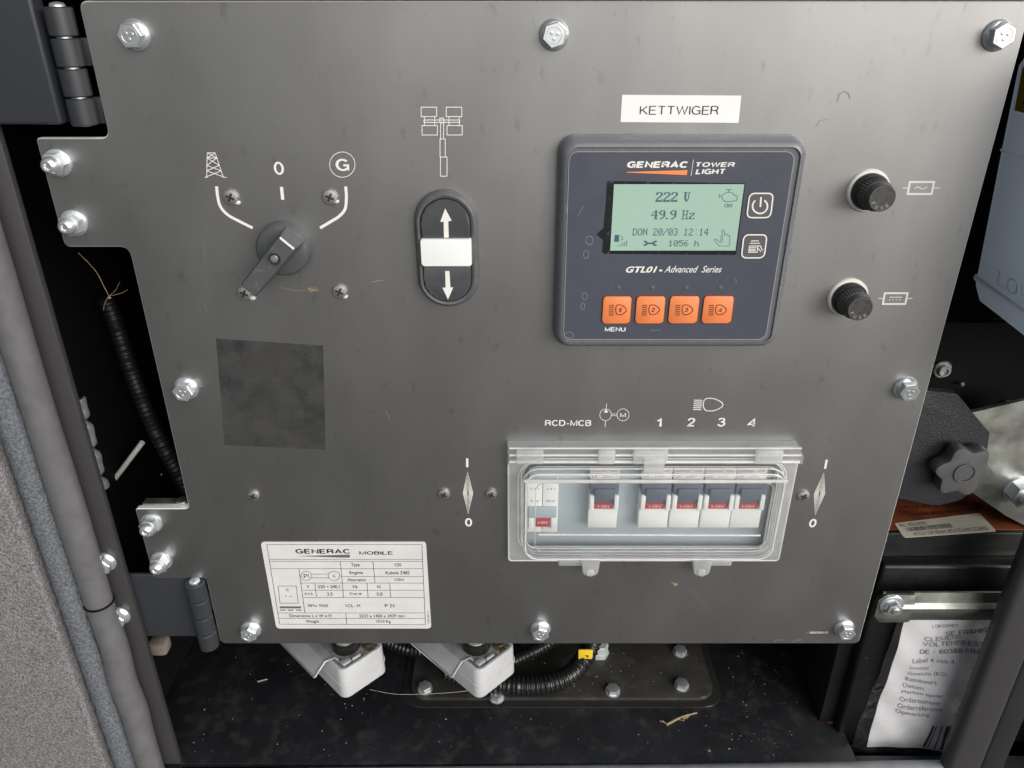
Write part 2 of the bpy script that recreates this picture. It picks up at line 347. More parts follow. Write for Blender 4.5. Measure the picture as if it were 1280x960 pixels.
M['ink3'] = mat('grey_laser_print', (.2, .2, .22), .6)
M['bezel'] = mat('controller_case', (.15, .155, .175), .26, spots=(420, .6, (.3, .3, .31), .4), nscale=200, rvar=.1)
M['face'] = mat('controller_overlay', (.07, .078, .105), .32, spots=(420, .66, (.3, .3, .32), .45), nscale=150, rvar=.07)
M['facebtn'] = mat('grey_membrane', (.10, .10, .105), .4)
M['line'] = mat('pale_edge', (.4, .4, .4), .4)
M['orange'] = mat('orange_button', (.82, .24, .08), .4, noise=.06, nscale=150)
M['orange2'] = mat('orange_print', (.9, .26, .08), .5)
M['brown'] = mat('button_ink', (.12, .03, .015), .5)
M['lcd'] = mat('lcd_glass', (.36, .53, .45), .16, noise=.03, nscale=30)
M['lcdink'] = mat('lcd_segments', (.07, .12, .16), .3)
M['lcdframe'] = mat('lcd_surround', (.016, .018, .022), .18, spots=(300, .58, (.25, .27, .3), .5))
M['black'] = mat('black_plastic', (.02, .021, .023), .42, noise=.2, nscale=250)
M['fuse'] = mat('dusty_fuse_cap', (.05, .05, .05), .48, noise=.3, nscale=400)
M['swblack'] = mat('switch_button_plastic', (.06, .064, .072), .38, noise=.1, nscale=200)
M['swring'] = mat('switch_bezel_plastic', (.10, .102, .106), .42, noise=.15, nscale=250)
M['rotary'] = mat('worn_rotary_plastic', (.075, .082, .088), .4, spots=(320, .57, (.16, .18, .19), .5), rvar=.1)
M['lens'] = mat('white_lens', (.82, .85, .86), .3, spec=.4)
M['ivory'] = mat('ivory_washer', (.78, .76, .70), .5)
M['clear'] = clear('clear_cover_plastic', .035, tint=(.995, .998, 1), rough=.03)
M['clearglint'] = clear('cover_edge_glint', .8, rough=.08, hcol=(.97, .97, .97))  # bright edge reflections of the clear plastic, put in as white haze
M['clearmid'] = clear('scuffed_clear_plastic', .4, rough=.06, bump=1.0, hcol=(.95, .96, .96))
M['clearrail'] = clear('ribbed_clear_rail', .2, rough=.05, bump=1.0, hcol=(.95, .96, .97))
M['brk'] = mat('breaker_white', (.86, .88, .86), .45)
M['brk2'] = mat('breaker_label', (.76, .75, .73), .5)
M['bluegrey'] = mat('breaker_toggle', (.12, .145, .19), .4)
M['blank'] = mat('grey_blank_cover', (.42, .49, .53), .45)
M['red'] = mat('breaker_flag', (.50, .05, .06), .45)
M['residue'] = mat('adhesive_residue', (.04, .041, .042), .6, 0, noise=.25, nscale=60, spots=(75, .5, (.016, .017, .019), .85), bump=.7, bscale=1200)
M['scuff'] = mat('pale_scuff', (.22, .23, .22), .6)
M['straw'] = mat('dry_straw', (.32, .25, .16), .8)
M['powder'] = mat('black_powder_coat', (.022, .024, .027), .38, bump=.12, bscale=900, nscale=200, rvar=.06)
M['powder2'] = mat('hinge_powder_coat', (.03, .034, .04), .33, bump=.1, bscale=1100)
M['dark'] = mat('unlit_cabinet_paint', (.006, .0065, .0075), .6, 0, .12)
M['texture'] = mat('structured_door_paint', (.18, .178, .186), .5, bump=1.0, bscale=950, noise=.6, nscale=950, bdist=.0009)
M['rubber'] = mat('rubber_seal', (.12, .122, .128), .3, noise=.12, nscale=120, bump=.1, bscale=1500)
M['sponge'] = mat('sponge_seal', (.11, .122, .14), .7, bump=1.0, bscale=650, noise=.45, nscale=650, bdist=.001)
M['post'] = mat('post_paint', (.04, .04, .042), .45, bump=.15, bscale=900)
M['floor'] = mat('dusty_black_floor', (.013, .014, .017), .36, noise=.3, nscale=30, spots=(90, .5, (.06, .06, .06), .35), rvar=.12, bump=.15, bscale=500)
M['coverplate'] = mat('dusty_cover_plate', (.035, .035, .033), .4, noise=.3, nscale=40, spots=(60, .55, (.11, .10, .085), .5), rvar=.1)
M['greyhouse'] = mat('light_grey_die_cast', (.46, .475, .49), .5, noise=.05, nscale=60, bump=.08, bscale=900)
M['insert'] = mat('zinc_insert', (.62, .68, .67), .35, .35, noise=.12, nscale=150)
M['lever'] = mat('steel_lever', (.60, .62, .65), .35, .5, noise=.12, nscale=100)
M['ring'] = mat('rubber_ring', (.02, .02, .02), .3)
M['conduit'] = mat('black_conduit', (.012, .013, .014), .25)
M['yellow'] = mat('yellow_tag', (.85, .6, .03), .5)
M['tank'] = mat('grey_blue_tank', (.52, .58, .64), .42, noise=.06, nscale=25)
def add_translucent(m, c, f):
    nt = m.node_tree; out = [n for n in nt.nodes if n.type == 'OUTPUT_MATERIAL'][0]; b = nt.nodes['Principled BSDF']; t = nt.nodes.new('ShaderNodeBsdfTranslucent'); t.inputs[0].default_value = (*c, 1)
    mx = nt.nodes.new('ShaderNodeMixShader'); mx.inputs[0].default_value = f; nt.links.new(b.outputs[0], mx.inputs[1]); nt.links.new(t.outputs[0], mx.inputs[2]); nt.links.new(mx.outputs[0], out.inputs[0])
add_translucent(M['tank'], (.74, .81, .88), .6)                 # thin-walled milky plastic
M['tank2'] = mat('tank_emboss', (.92, .95, .97), .42)
add_translucent(M['tank2'], (1, 1, 1), .3)
M['bracket'] = mat('textured_charcoal_bracket', (.03, .031, .037), .4, bump=.9, bscale=900, noise=.25, nscale=700)
M['knob'] = mat('dark_knob_plastic', (.085, .088, .092), .48, noise=.1, nscale=200, bump=.08, bscale=1500)
M['batt'] = mat('battery_case', (.009, .01, .011), .36, spots=(200, .62, (.2, .2, .2), .3), rvar=.08)
M['battlabel'] = mat('orange_battery_label', (.22, .06, .025), .4, noise=.6, nscale=45)
M['cream'] = mat('cream_sticker', (.62, .58, .48), .5, noise=.06, nscale=60)
M['paper'] = mat('white_paper', (.86, .86, .89), .6, noise=.03, nscale=40)
M['film'] = clear('clear_poly_film', .03, tint=(.995, .995, 1), rough=.1, bump=1.0, fres=2.2, bd=.004)
M['lip'] = mat('blue_grey_lip', (.20, .22, .24), .45, noise=.15, nscale=80)
M['grit'] = mat('pale_grit', (.3, .285, .26), .8)
M['tan'] = mat('tan_concrete', (.24, .21, .18), .8, noise=.2, nscale=120)
M['ground'] = mat('paving', (.06, .06, .06), .85, noise=.2, nscale=3)
M['web'] = mat('cobweb', (.6, .6, .6), .7)
M['rust'] = mat('rust_spot', (.25, .085, .025), .8, noise=.4, nscale=500)

# ------------------------------------------------------------------ the setting
def struct(name, bm, m): return tag(obj(name, bm, m), kind='structure')
FZ = -470.0                                      # cabinet floor height
b = new(); box(b, -30000, 30000, -30000, 30000, -1105, -1100); struct('ground', b, M['ground'])
b = new(); box(b, -262, 237, -4, 170, FZ - 4, FZ, .6); floor = struct('cabinet_floor', b, M['floor'])
b = new(); box(b, 238, 420, -30, 170, -560, -556); struct('cabinet_sump', b, M['dark'])
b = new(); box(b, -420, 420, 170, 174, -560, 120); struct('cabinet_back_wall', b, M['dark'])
b = new(); box(b, -420, 420, -20, 170, 61, 65); struct('cabinet_roof', b, M['dark'])  # out of view; added to stop daylight leaking into the cavity
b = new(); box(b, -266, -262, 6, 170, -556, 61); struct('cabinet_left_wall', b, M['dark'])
b = new(); box(b, 372, 376, -8, 170, -556, 61); struct('cabinet_right_wall', b, M['dark'])  # unseen side, closes the cavity against stray light
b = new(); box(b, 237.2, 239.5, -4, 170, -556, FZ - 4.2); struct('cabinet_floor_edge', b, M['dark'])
b = new(); tube(b, [(-270, -12, FZ - 6), (-60, -10, FZ - 5), (120, -10, FZ - 2.5), (300, -10, FZ + 2)], 6, 16); struct('cabinet_front_lip', b, M['lip'])
b = new(); box(b, -270, 420, -4, 8, -560, FZ - 8); struct('cabinet_front_skirt', b, M['powder'])
b = new(); box(b, -176, 420, -3, 20, .9, 60, .8); struct('cabinet_top_rail', b, M['bracket'])

# left door post, seals and outer skin
post = thing('door_post', 'black painted post flange with bolts between rubber seal and dark cavity', 'post', (-238, 0, -640))
b = new(); box(b, -247, -229.5, -4, 0, -640, 58, .5); obj('flange', b, M['post'], post)
seal = new(); pts, rs = [], []
for i in range(150):
    z = 60 - 700 * i / 149; t = math.exp(-((z + 352) / 16) ** 2) - .8 * math.exp(-((z + 385) / 14) ** 2) + .9 * math.exp(-((z + 410) / 14) ** 2)
    pts.append((-244.6 + .9 * t, -12, z)); rs.append(8.0 + .25 * math.sin(z / 23))
tube(seal, pts, rs, 20)
so_ = obj('rubber_seal', seal, M['rubber']); tag(so_, 'smooth grey rubber tube seal along the left door post', 'seal')
b = new(); lathe(b, [(8.4, -.6), (8.45, -.3), (8.45, .3), (8.4, .6)], (-244.6, -12, -318), 'Z', 24); obj('joint', b, M['dark'], so_)
b = new(); pts = [(-258.2 + .25 * math.sin(i * 1.7), -15, 60 - 700 * i / 199) for i in range(200)]
tube(b, pts, [6.6 + .22 * random.random() for _ in pts], 16)
tag(obj('sponge_seal', b, M['sponge']), 'rough blue grey sponge strip beside the pebbled door skin', 'seal')
b = new(); box(b, -560, -266, -24, -8, -700, 120, 2.5, 3); tag(obj('outer_skin', b, M['texture']), 'pebbled grey painted outer skin at the far left edge', 'panel')
# right door post
post2 = thing('door_post', 'black round edged post crossing in front of the shipping envelope', 'post', (300, -15, -640))
b = new(); box(b, 289.5, 314, -16, -4, -640, -262, 5, 5); obj('seal_edge', b, M['post'], post2)
b = new(); box(b, 314.5, 332, -12, -4, -640, -262, 3, 3); obj('flange', b, M['powder'], post2)

# ------------------------------------------------------------------ fastener prototypes (made once, then copied)
def hexp(r, rot=0): return [(r * math.cos(R(60 * i + rot)), r * math.sin(R(60 * i + rot))) for i in range(6)]
def flange_bolt(parent, loc, rot=0):
    b = new(); lathe(b, [(6.4, 0), (6.5, .5), (6.2, 1.1), (4.9, 2.0), (4.6, 2.2)], (0, 0, 0), n=28)
    o = obj('bolt', b, M['zinc'], parent, loc)
    b = new(); prism(b, hexp(5.3, rot), -6.0, -1.8, .35, 1); h = obj('hex_head', b, M['zinc'], o, WL[o] + Vector((0, 0, 0)))
    b = new(); lathe(b, [(3.7, 5.9), (3.6, 6.15), (3.1, 6.15), (2.9, 5.95)], n=24)
    for k in range(3):
        a = 2.1 * k + .4; lathe(b, [(.75, 5.9), (.7, 6.3), (.3, 6.35)], (1.45 * math.cos(a), 0, 1.45 * math.sin(a)), n=8)
    obj('grade_mark', b, M['zinc'], o, WL[o] + Vector((0, 0, 0)))
    return o
def cap_nut(parent, loc, rot=0):
    b = new(); lathe(b, [(6.2, 0), (6.2, 1.0), (5.9, 1.2)], n=28); o = obj('nut', b, M['zinc'], parent, loc)
    b = new(); prism(b, hexp(5.5, rot), -5.6, -1.1, .5, 2); obj('hex_head', b, M['zinc'], o, WL[o] + Vector((0, 0, 0)))
    b = new(); lathe(b, [(4.2, 5.2), (4.0, 7.4), (3.4, 9.0), (2.2, 9.9), (1.4, 9.8), (1.0, 9.2)], n=24); obj('dome', b, M['zinc'], o, WL[o] + Vector((0, 0, 0)))
    return o
def cross_screw(parent, loc, m='steel', r=3.6, glue=None):
    b = new(); lathe(b, [(r, 0), (r, .9), (r * .9, 1.4), (r * .6, 1.65), (.2, 1.7)], n=24); o = obj('screw', b, M[m], parent, loc)
    b = new(); box(b, -r * .55, r * .55, -1.95, -1.3, -.5, .5); box(b, -.5, .5, -1.98, -1.32, -r * .55, r * .55)
    c = obj('cross_slot', b, M['ink'], o, WL[o] + Vector((0, 0, 0))); c.rotation_euler[1] = R(25)
    if glue:
        b = new(); bmesh.ops.create_icosphere(b, subdivisions=2, radius=1, matrix=Matrix.Translation((glue[0], -.5, glue[1])) @ Matrix.Diagonal((1.7, 1.0, 1.2, 1)))
        obj('glue_blob', b, M['glue'], o, WL[o] + Vector((0, 0, 0)))
    return o

# ------------------------------------------------------------------ control panel
cp = thing('control_panel', 'large dark grey anodised metal panel carrying the switches and controller', 'control panel', (17, 0, -363.5))
out = roundpoly([(-182.5, -.6), (217.6, -.6), (217.6, -363.5), (-184.5, -363.5), (-184.5, -310.5), (-215.8, -310.5), (-215.8, -259.6), (-185, -259.6), (-185, -106.6), (-215.8, -106.6), (-215.8, -56), (-182.5, -56)],
                [4, 1, 4, 4, 3, 2, 2, 3, 5, 3, 2, 4])
HX0, HX1, HZ0, HZ1 = 7.0, 146.5, -288.5, -231.5               # breaker opening
b = new(); ol = [b.verts.new((p[0], 0, p[1])) for p in out]; hl = [b.verts.new((p[0], 0, p[1])) for p in rr(HX0, HZ0, HX1, HZ1, 2, 3)]
oe = [b.edges.new((l[i], l[(i + 1) % len(l)])) for l in (ol, hl) for i in range(len(l))]
bmesh.ops.triangle_fill(b, use_beauty=True, use_dissolve=False, edges=oe); bmesh.ops.recalc_face_normals(b, faces=b.faces[:])
front = b.faces[:]
if front[0].normal.y > 0: bmesh.ops.reverse_faces(b, faces=front)
r = bmesh.ops.extrude_face_region(b, geom=front, use_keep_orig=True); bmesh.ops.translate(b, vec=(0, 3, 0), verts=[e for e in r['geom'] if isinstance(e, bmesh.types.BMVert)])
bmesh.ops.reverse_faces(b, faces=[e for e in r['geom'] if isinstance(e, bmesh.types.BMFace)])
bmesh.ops.bevel(b, geom=[e for e in oe[:len(ol)] if e.is_valid], offset=.55, segments=1, affect='EDGES'); b.normal_update()
for f in b.faces:
    if abs(f.normal.y) < .9: f.material_index = 1
obj('plate', b, None, cp, mats=[M['panel'], M['alu']])
b = new(); box(b, -213, -186, 3.2, 9, -260.4, -258.6, .3); lathe(b, [(3.2, 0), (3.2, 1), (2, 1.3)], (-191, 6, -258.6), 'Z', 18); obj('rear_flange', b, M['zinc2'], cp)
first = None
for i, (x, z) in enumerate([(-161.5, -13.8), (17.2, -13.6), (206.2, -13.8), (-171.8, -182.6), (205.6, -182.6), (-163.6, -351.2), (16.6, -350.8), (205.6, -350)]):
    flange_bolt(cp, (x, 0, z), rot=(17 * i) % 60)
for i, (x, z) in enumerate([(-208.3, -67), (-208.0, -94.8), (-208.2, -269.5), (-208.2, -297)]): cap_nut(cp, (x, 0, z), rot=23 * i)
for (x, y, g) in [(289, 246, (2.6, -2.6)), (413, 246, (2.4, -2.0)), (306, 366, (3.6, -2.6)), (425, 364, (2.2, -2.6))]:
    X, Z = P(x, y); cross_screw(cp, (X, 0, Z), 'steel', 3.7, g)
for (x, y) in [(317, 619), (555, 617), (614, 617), (1004, 619)]:
    X, Z = P(x, y); cross_screw(cp, (X, 0, Z), 'steel', 3.4)
PY = -.12                                         # print lies this far in front of the panel
T = zm(240, 170, 960 / 220)
L = [[(83, 92), (126, 92)], [(83, 92), (80, 225)], [(126, 92), (171, 225)], [(69, 226), (86, 224)], [(164, 224), (188, 226)]]
ys = [92, 120, 160, 190, 222]
for a, c in zip(ys, ys[1:]):
    lx = lambda y: 83 - 3 * (y - 92) / 133
    rx = lambda y: 126 + 45 * (y - 92) / 133
    L += [[(lx(a), a), (rx(c), c)], [(rx(a), a), (lx(c), c)]]
L += [[(lx(120), 120), (rx(120), 120)]]
strokes('printed_pylon', L, .32, PY, M['print'], cp, T)
text('printed_digit', '0', (446, 140, 501, 212), PY, M['print'], cp, T, bold=.012)
text('printed_letter', 'G', (783, 124, 857, 191), PY, M['print'], cp, T, bold=.02)
strokes('printed_ring', [cpts(820, 156, 69, 40) + ['c']], .3, PY, M['print'], cp, T)
arc = lambda pts: [(v.x, v.y) for v in spline([(p[0], p[1], 0) for p in pts], 6)]
strokes('printed_position_mark', [arc([(134, 275), (140, 330), (155, 385), (195, 430), (260, 466), (331, 502)])], 1.35, PY, M['print'], cp, T)
strokes('printed_position_mark', [arc([(838, 275), (842, 330), (836, 395), (805, 436), (755, 468), (698, 502)])], 1.35, PY, M['print'], cp, T)
strokes('printed_position_mark', [[(488, 277), (495, 348)]], 1.5, PY, M['print'], cp, T)
T = zm(320, 0, 4)
rect = lambda x0, y0, x1, y1: [(x0, y0), (x1, y0), (x1, y1), (x0, y1), 'c']
strokes('printed_light_mast', [rect(826, 536, 903, 583), rect(951, 536, 1029, 583), rect(830, 628, 907, 675), rect(955, 628, 1031, 675),
        rect(840, 600, 1018, 612), [(842, 583), (842, 628)], [(893, 583), (893, 628)], [(965, 583), (965, 628)], [(1016, 583), (1016, 628)],
        rect(919, 591, 938, 612), rect(923, 614, 938, 695), rect(920, 695, 946, 785), rect(922, 785, 955, 881)], .34, PY, M['print'], cp, T)
T = zm(640, 480, 4)
text('printed_text', 'RCD-MCB', (165, 178, 397, 210), PY, M['print'], cp, T, bold=.016)
strokes('printed_pump_symbol', [cpts(468, 154, 29, 28) + ['c'], [(473, 98), (471, 124)], [(467, 183), (465, 216)], [(497, 150), (525, 150)], [(497, 158), (525, 158)], cpts(555, 154, 30, 28) + ['c']], .28, PY, M['print'], cp, T)
fill('printed_arrowhead', [(470, 124), (481, 143), (459, 143)], PY, M['print'], cp, T)
text('printed_letter', 'M', (540, 143, 570, 166), PY, M['print'], cp, T, bold=.012)
for s, x0, x1 in (('1', 724, 750), ('2', 875, 915), ('3', 1028, 1068), ('4', 1175, 1218)): text('printed_digit', s, (x0, 169, x1, 212), PY, M['print'], cp, T, bold=.018)
def lampsym(cx, cy, sx, sy): return [(cx + sx * a, cy + sy * c) for a, c in ((-1, 0), (-.93, -.55), (-.75, -.9), (-.4, -1), (.1, -.93), (.55, -.65), (.9, -.3), (1, .05), (.9, .35), (.5, .72), (.05, .97), (-.4, 1), (-.75, .9), (-.93, .5))]
strokes('printed_lamp_symbol', [lampsym(1005, 103, 50, 32) + ['c']] + [[(910 - .9 * k, 80 + 9.4 * k), (952 - 1.2 * k, 82 + 9.2 * k)] for k in range(6)], .5, PY, M['print'], cp, T)
for T, dm, one, zero in ((zm(320, 480, 4), [(1058, 440), (1084, 545), (1061, 648), (1036, 545)], [(1056, 372), (1056, 416)], (1045, 670, 1081, 713)),
                         (zm(960, 480, 4), [(279, 446), (284, 548), (236, 653), (231, 550)], [(294, 378), (285, 424)], (206, 674, 243, 717))):
    cx = sum(p[0] for p in dm) / 4; cy = sum(p[1] for p in dm) / 4
    strokes('printed_diamond', [[(cx + (x - cx) * k, cy + (y - cy) * k) for x, y in dm] + ['c'] for k in (1, .82, .64, .46, .28)], .36, PY, M['print'], cp, T)
    strokes('printed_on_mark', [one], 1.25, PY, M['print'], cp, T); text('printed_digit', '0', zero, PY, M['print'], cp, T, bold=.03)
T = zm(960, 0, 4)
strokes('printed_fuse_symbol', [[(710, 910), (830, 910), (818, 970), (698, 970), 'c']], .95, PY, M['print'], cp, T)
strokes('printed_wave', [[(674, 940), (702, 940)], [(824, 940), (862, 940)], [(732, 945), (742, 937), (750, 934), (760, 940), (770, 946), (780, 943), (796, 934)]], .4, PY - .02, M['print'], cp, T)
T = zm(960, 240, 4)
strokes('printed_fuse_symbol', [[(584, 506), (698, 506), (686, 560), (574, 560), 'c']], .95, PY, M['print'], cp, T)
strokes('printed_dash_mark', [[(550, 532), (576, 532)], [(692, 532), (722, 532)], [(608, 526), (670, 526)]] + [[(604 + 17 * k, 539), (612 + 17 * k, 539)] for k in range(4)], .4, PY - .02, M['print'], cp, T)
T = zm(960, 720, 4)
text('printed_text', '- 1000504.0', (192, 277, 300, 288), PY, M['print'], cp, T, bold=.01)
# adhesive left by a removed sticker, scuffs and scratches
b = new(); prism(b, [P(270, 423), P(404, 432), P(407, 562), P(281, 556)], -.14, -.02); obj('adhesive_residue', b, M['residue'], cp, smooth=0)
b = new()
def scr(pts, wd): add_strokes(b, [pts], wd, PY - .01)
for base, ang, n, ln in (((262, 300), 85, 9, 26), ((255, 372), 60, 9, 22), ((395, 362), 10, 3, 16), ((445, 344), 8, 2, 8)):
    for k in range(n):
        x = base[0] + random.uniform(-9, 9); y = base[1] + random.uniform(-22, 22) * (1 if ln > 20 else .15); a = R(ang + random.uniform(-12, 12)); l = random.uniform(.3, 1) * ln / 2
        scr([(x - l * math.cos(a), y - l * math.sin(a)), (x, y + random.uniform(-1, 1)), (x + l * math.cos(a), y + l * math.sin(a))], random.uniform(.04, .1))
for pts, wd in (([(465, 353), (472, 351), (480, 350)], .35), ([(1047, 127), (1049, 118), (1055, 114), (1060, 116), (1063, 124)], .35), ([(1021, 158), (1024, 151), (1036, 149)], .22), ([(482, 513), (486, 520), (488, 526)], .2),
                ([(640, 408), (652, 418), (666, 413)], .18), ([(857, 730), (875, 750), (897, 772)], .1), ([(967, 803), (970, 800), (980, 800)], .4), ([(990, 803), (995, 800), (1003, 800)], .4), ([(1021, 802), (1026, 799)], .4),
                ([(349, 359), (365, 363), (378, 363)], .12)): scr(pts, wd)
for k in range(26):
    x, y = random.uniform(200, 1150), random.uniform(30, 780)
    if 640 < x < 1010 and 160 < y < 710: continue
    add_fill(b, [(x + random.uniform(.3, 1.1) * math.cos(t), y + random.uniform(.3, 1.1) * math.sin(t)) for t in (0, 1.2, 2.5, 3.8, 5)], PY - .01)
tag(obj('scratches', b, M['scuff'], cp, smooth=0), kind='stuff')
X, Z = P(388, 362)
b = new()
for k in range(14):
    a = random.uniform(-.5, .7); l = random.uniform(1, 3); p = Vector((X + random.uniform(-1.5, 1.5), -.4, Z + random.uniform(-1, 1)))
    tube(b, [p, p + Vector((l * math.cos(a), -.6 * random.random(), l * math.sin(a) * .6))], .18, 5)
tube(b, spline([(X - 12, -.3, Z + 1), (X - 7, -.3, Z - .6), (X, -.4, Z)], 5), .07, 5)
tag(obj('dry_grass_tuft', b, M['straw']), 'tiny tan plant fibre stuck below the rotary switch lever', 'plant fibre')
X, Z = P(842, 729); b = new()
for k in range(12):
    a = random.uniform(0, 6.28); l = random.uniform(1, 2.8); tube(b, [(X, -.6, Z), (X + l * math.cos(a), -.5, Z + l * math.sin(a))], .2, 5)
tag(obj('dry_grass_tuft', b, M['straw']), 'tiny brown plant speck below the clear breaker cover', 'plant fibre')

# ------------------------------------------------------------------ hinges
def hinge(label, zt, zb, leaf, ax=-190.7):
    h = thing('hinge', label, 'hinge', (ax, 0, zb), 'black barrel hinges at the left of the panel')
    n = 4; dz = (zt - zb) / n
    for k in range(n):
        z1 = zt - k * dz - .35; z0 = zt - (k + 1) * dz + .35
        b = new(); lathe(b, [(5.2, 0), (5.8, .5), (5.8, z1 - z0 - .5), (5.2, z1 - z0)], (ax, -2, z0), 'Z', 28); obj('knuckle', b, M['powder2'], h)
        b = new()
        if k % 2: box(b, ax - .5, ax + 9, 2.2, 4.4, z0, z1, .3)
        else: box(b, ax - 12, ax + .5, 1.8, 3.7, z0, z1, .3)
        obj('strap', b, M['powder2'], h)
    b = new(); lathe(b, [(3.2, 0), (3.2, zt - zb + .4), (2.5, zt - zb + 1.2), (.5, zt - zb + 1.6)], (ax, -2, zb), 'Z', 20); obj('pin', b, M['zinc'], h)
    b = new(); box(b, *leaf, 1.6, 4); obj('leaf', b, M['powder2'], h)
    return h
hinge('upper black barrel hinge with a wide bracket in the top left corner', -2.5, -50.5, (-330, -198.5, -7, 3, -49.5, 60))
hinge('lower black barrel hinge near the bottom left corner of the panel', -311, -363.5, (-243, -197, 1.2, 4.4, -359, -309))

# ------------------------------------------------------------------ rotary selector
rs_ = thing('rotary_switch', 'worn black rotary selector with lever pointing down left', 'rotary switch', (-109.2, 0, -106))
c = (-109.2, 0, -106)
b = new(); lathe(b, [(12.6, 0), (12.4, 7.5), (11.6, 8.8), (10.8, 9.2), (3, 9.2)], c, n=40); obj('base_disc', b, M['rotary'], rs_)
dx, dz = -21.2, -22.8; ln = math.hypot(dx, dz); ux, uz = dx / ln, dz / ln; vx, vz = -uz, ux
def lv(s, t): return (c[0] + ux * s + vx * t, c[2] + uz * s + vz * t)
b = new(); loops = []
for yy, s0, s1, wd in ((-8.8, -11.4, 10.8, 5.6), (-12, -11.4, 13, 5.3), (-16, -11.2, 19.5, 4.9), (-19.2, -11, 22, 4.6), (-20.2, -10.4, 21.6, 4.1)):
    q = [lv(s0, -wd), lv(s1, -wd * .92), lv(s1, wd * .92), lv(s0, wd)]
    loops.append([(p[0], yy, p[1]) for p in roundpoly(q, [1.2, 1.0, 1.0, 1.2], 3)])
loft(b, loops); lever = obj('lever', b, M['rotary'], rs_, smooth=30)
b = new(); ringprism(b, circ(*lv(.3, 0), 3.4), circ(*lv(.3, 0), 3.0), -20.7, -20.15); obj('recess_rim', b, M['rotary'], lever)
b = new(); lathe(b, [(3.0, 20.0), (3.0, 20.32)], (lv(.3, 0)[0], 0, lv(.3, 0)[1]), n=24); obj('recess', b, M['ink'], lever)
b = new(); lathe(b, [(1.8, 20.3), (1.6, 20.5), (.7, 20.55)], (lv(.3, 0)[0], 0, lv(.3, 0)[1]), n=16); obj('screw', b, M['steel'], lever)
b = new(); q = [lv(-10.2, -3.9), lv(-9.2, -3.9), lv(-9.2, 3.9), lv(-10.2, 3.9)]; prism(b, q, -20.45, -20.1); obj('pointer_line', b, M['print'], lever)

# ------------------------------------------------------------------ up / down switch
sw = thing('mast_switch', 'black oval up and down push button with white centre lens', 'push button', (-31.8, 0, -136))
b = new()
stad = lambda hw, zc, hh, y, n=14: [(-31.8 + hw * math.cos(R(a)), y, zc + (hh - hw) * (1 if a <= 180 else -1) + hw * math.sin(R(a))) for a in [180 * k / n for k in range(n + 1)] + [180 + 180 * k / n for k in range(n + 1)]]
ZC = -107.3
loft(b, [stad(15.1, ZC, 28.6, 0), stad(15.1, ZC, 28.6, -2.5), stad(14.4, ZC, 27.9, -4.6), stad(13.2, ZC, 26.7, -5.4), stad(12.0, ZC, 25.5, -5.0), stad(11.8, ZC, 25.3, -3.0)]); obj('bezel', b, M['swring'], sw)
def halfcap(up):
    pts = []
    for k in range(19):
        a = R(180 * k / 18); pts.append((-31.8 + 11.4 * math.cos(a), (ZC + 13.5 + 11.4 * math.sin(a)) if up else (ZC - 13.5 - 11.4 * math.sin(a))))
    e = 6.9 if up else -6.7
    return pts + [(-31.8 - 11.4, ZC + e), (-31.8 + 11.4, ZC + e)]
for up in (1, 0):
    b = new(); prism(b, halfcap(up), -6.2, -2.9, .5, 2); o = obj('push_button', b, M['swblack'], sw)
    T = zm(320, 240, 4)
    if up: a = [(946, 82), (978, 143), (961, 147), (964, 228), (940, 228), (938, 149), (921, 149)]
    else: a = [(946, 395), (967, 395), (972, 477), (986, 477), (960, 538), (932, 478), (948, 478)]
    b = new(); add_fill(b, a, -6.3, T); obj('arrow', b, M['print'], o, smooth=0)
b = new(); prism(b, rr(-31.8 - 11.9, ZC - 6.4, -31.8 + 11.9, ZC + 6.6, .9), -7.6, -2.8, .5, 3); obj('white_lens', b, M['lens'], sw)

# ------------------------------------------------------------------ name label
b = new(); q = [P(777.5, 118.5), P(926.5, 119.5), P(923, 153.5), P(775.5, 152.5)]; prism(b, q, -.25, -.02); nl = obj('name_label', b, M['white'], smooth=0)
tag(nl, 'white rectangular sticker reading KETTWIGER above the controller', 'sticker')
text('printed_text', 'KETTWIGER', (639, 527, 1033, 576), -.32, M['ink'], nl, zm(640, 0, 4), bold=-.008, space=1.05)

# ------------------------------------------------------------------ controller
ct = thing('tower_light_controller', 'dark tower light controller with green display and four orange buttons', 'controller', (76, 0, -156))
b = new(); lo = lambda d, y, r: [(p[0], y, p[1]) for p in rr(19.9 + d, -156.4 + d, 131.6 - d, -54.2 - d, r, 8)]
loft(b, [lo(.4, 0, 8), lo(.4, -1.4, 8), lo(0, -1.8, 8), lo(.1, -3.6, 8), lo(.5, -5.6, 7.6), lo(1.3, -7.6, 7), lo(2.4, -9.2, 6.2), lo(3.5, -10.0, 5.4), lo(4.2, -10.15, 4.8), lo(4.3, -9.2, 4.6)]); obj('case', b, M['bezel'], ct, smooth=50)
FY = -10.0
b = new(); prism(b, rr(24.6, -150.6, 124.6, -60.4, 4), FY + .05, -9.0, .15, 1); face = obj('faceplate', b, M['face'], ct)
b = new(); add_strokes(b, [rr(24.6, -150.6, 124.6, -60.4, 4) + ['c']], .22, FY + .02, mapf=lambda x, y: (x, y)); obj('edge_line', b, M['line'], face, smooth=0)
FP = FY - .08; T5 = zm(740, 180, 1280 / 240)
text('logo_text', 'GENERAC', (234, 110, 640, 164), FP, M['print'], face, T5, shear=.12, bold=.065)
fill('logo_wedge', [(228, 186), (636, 174), (632, 207), (228, 190)], FP, M['orange2'], face, T5)
strokes('logo_bar', [[(676, 104), (660, 213)]], .22, FP, M['print'], face, T5)
text('logo_text', 'TOWER', (694, 118, 953, 156), FP, M['print'], face, T5, shear=.12, bold=.045)
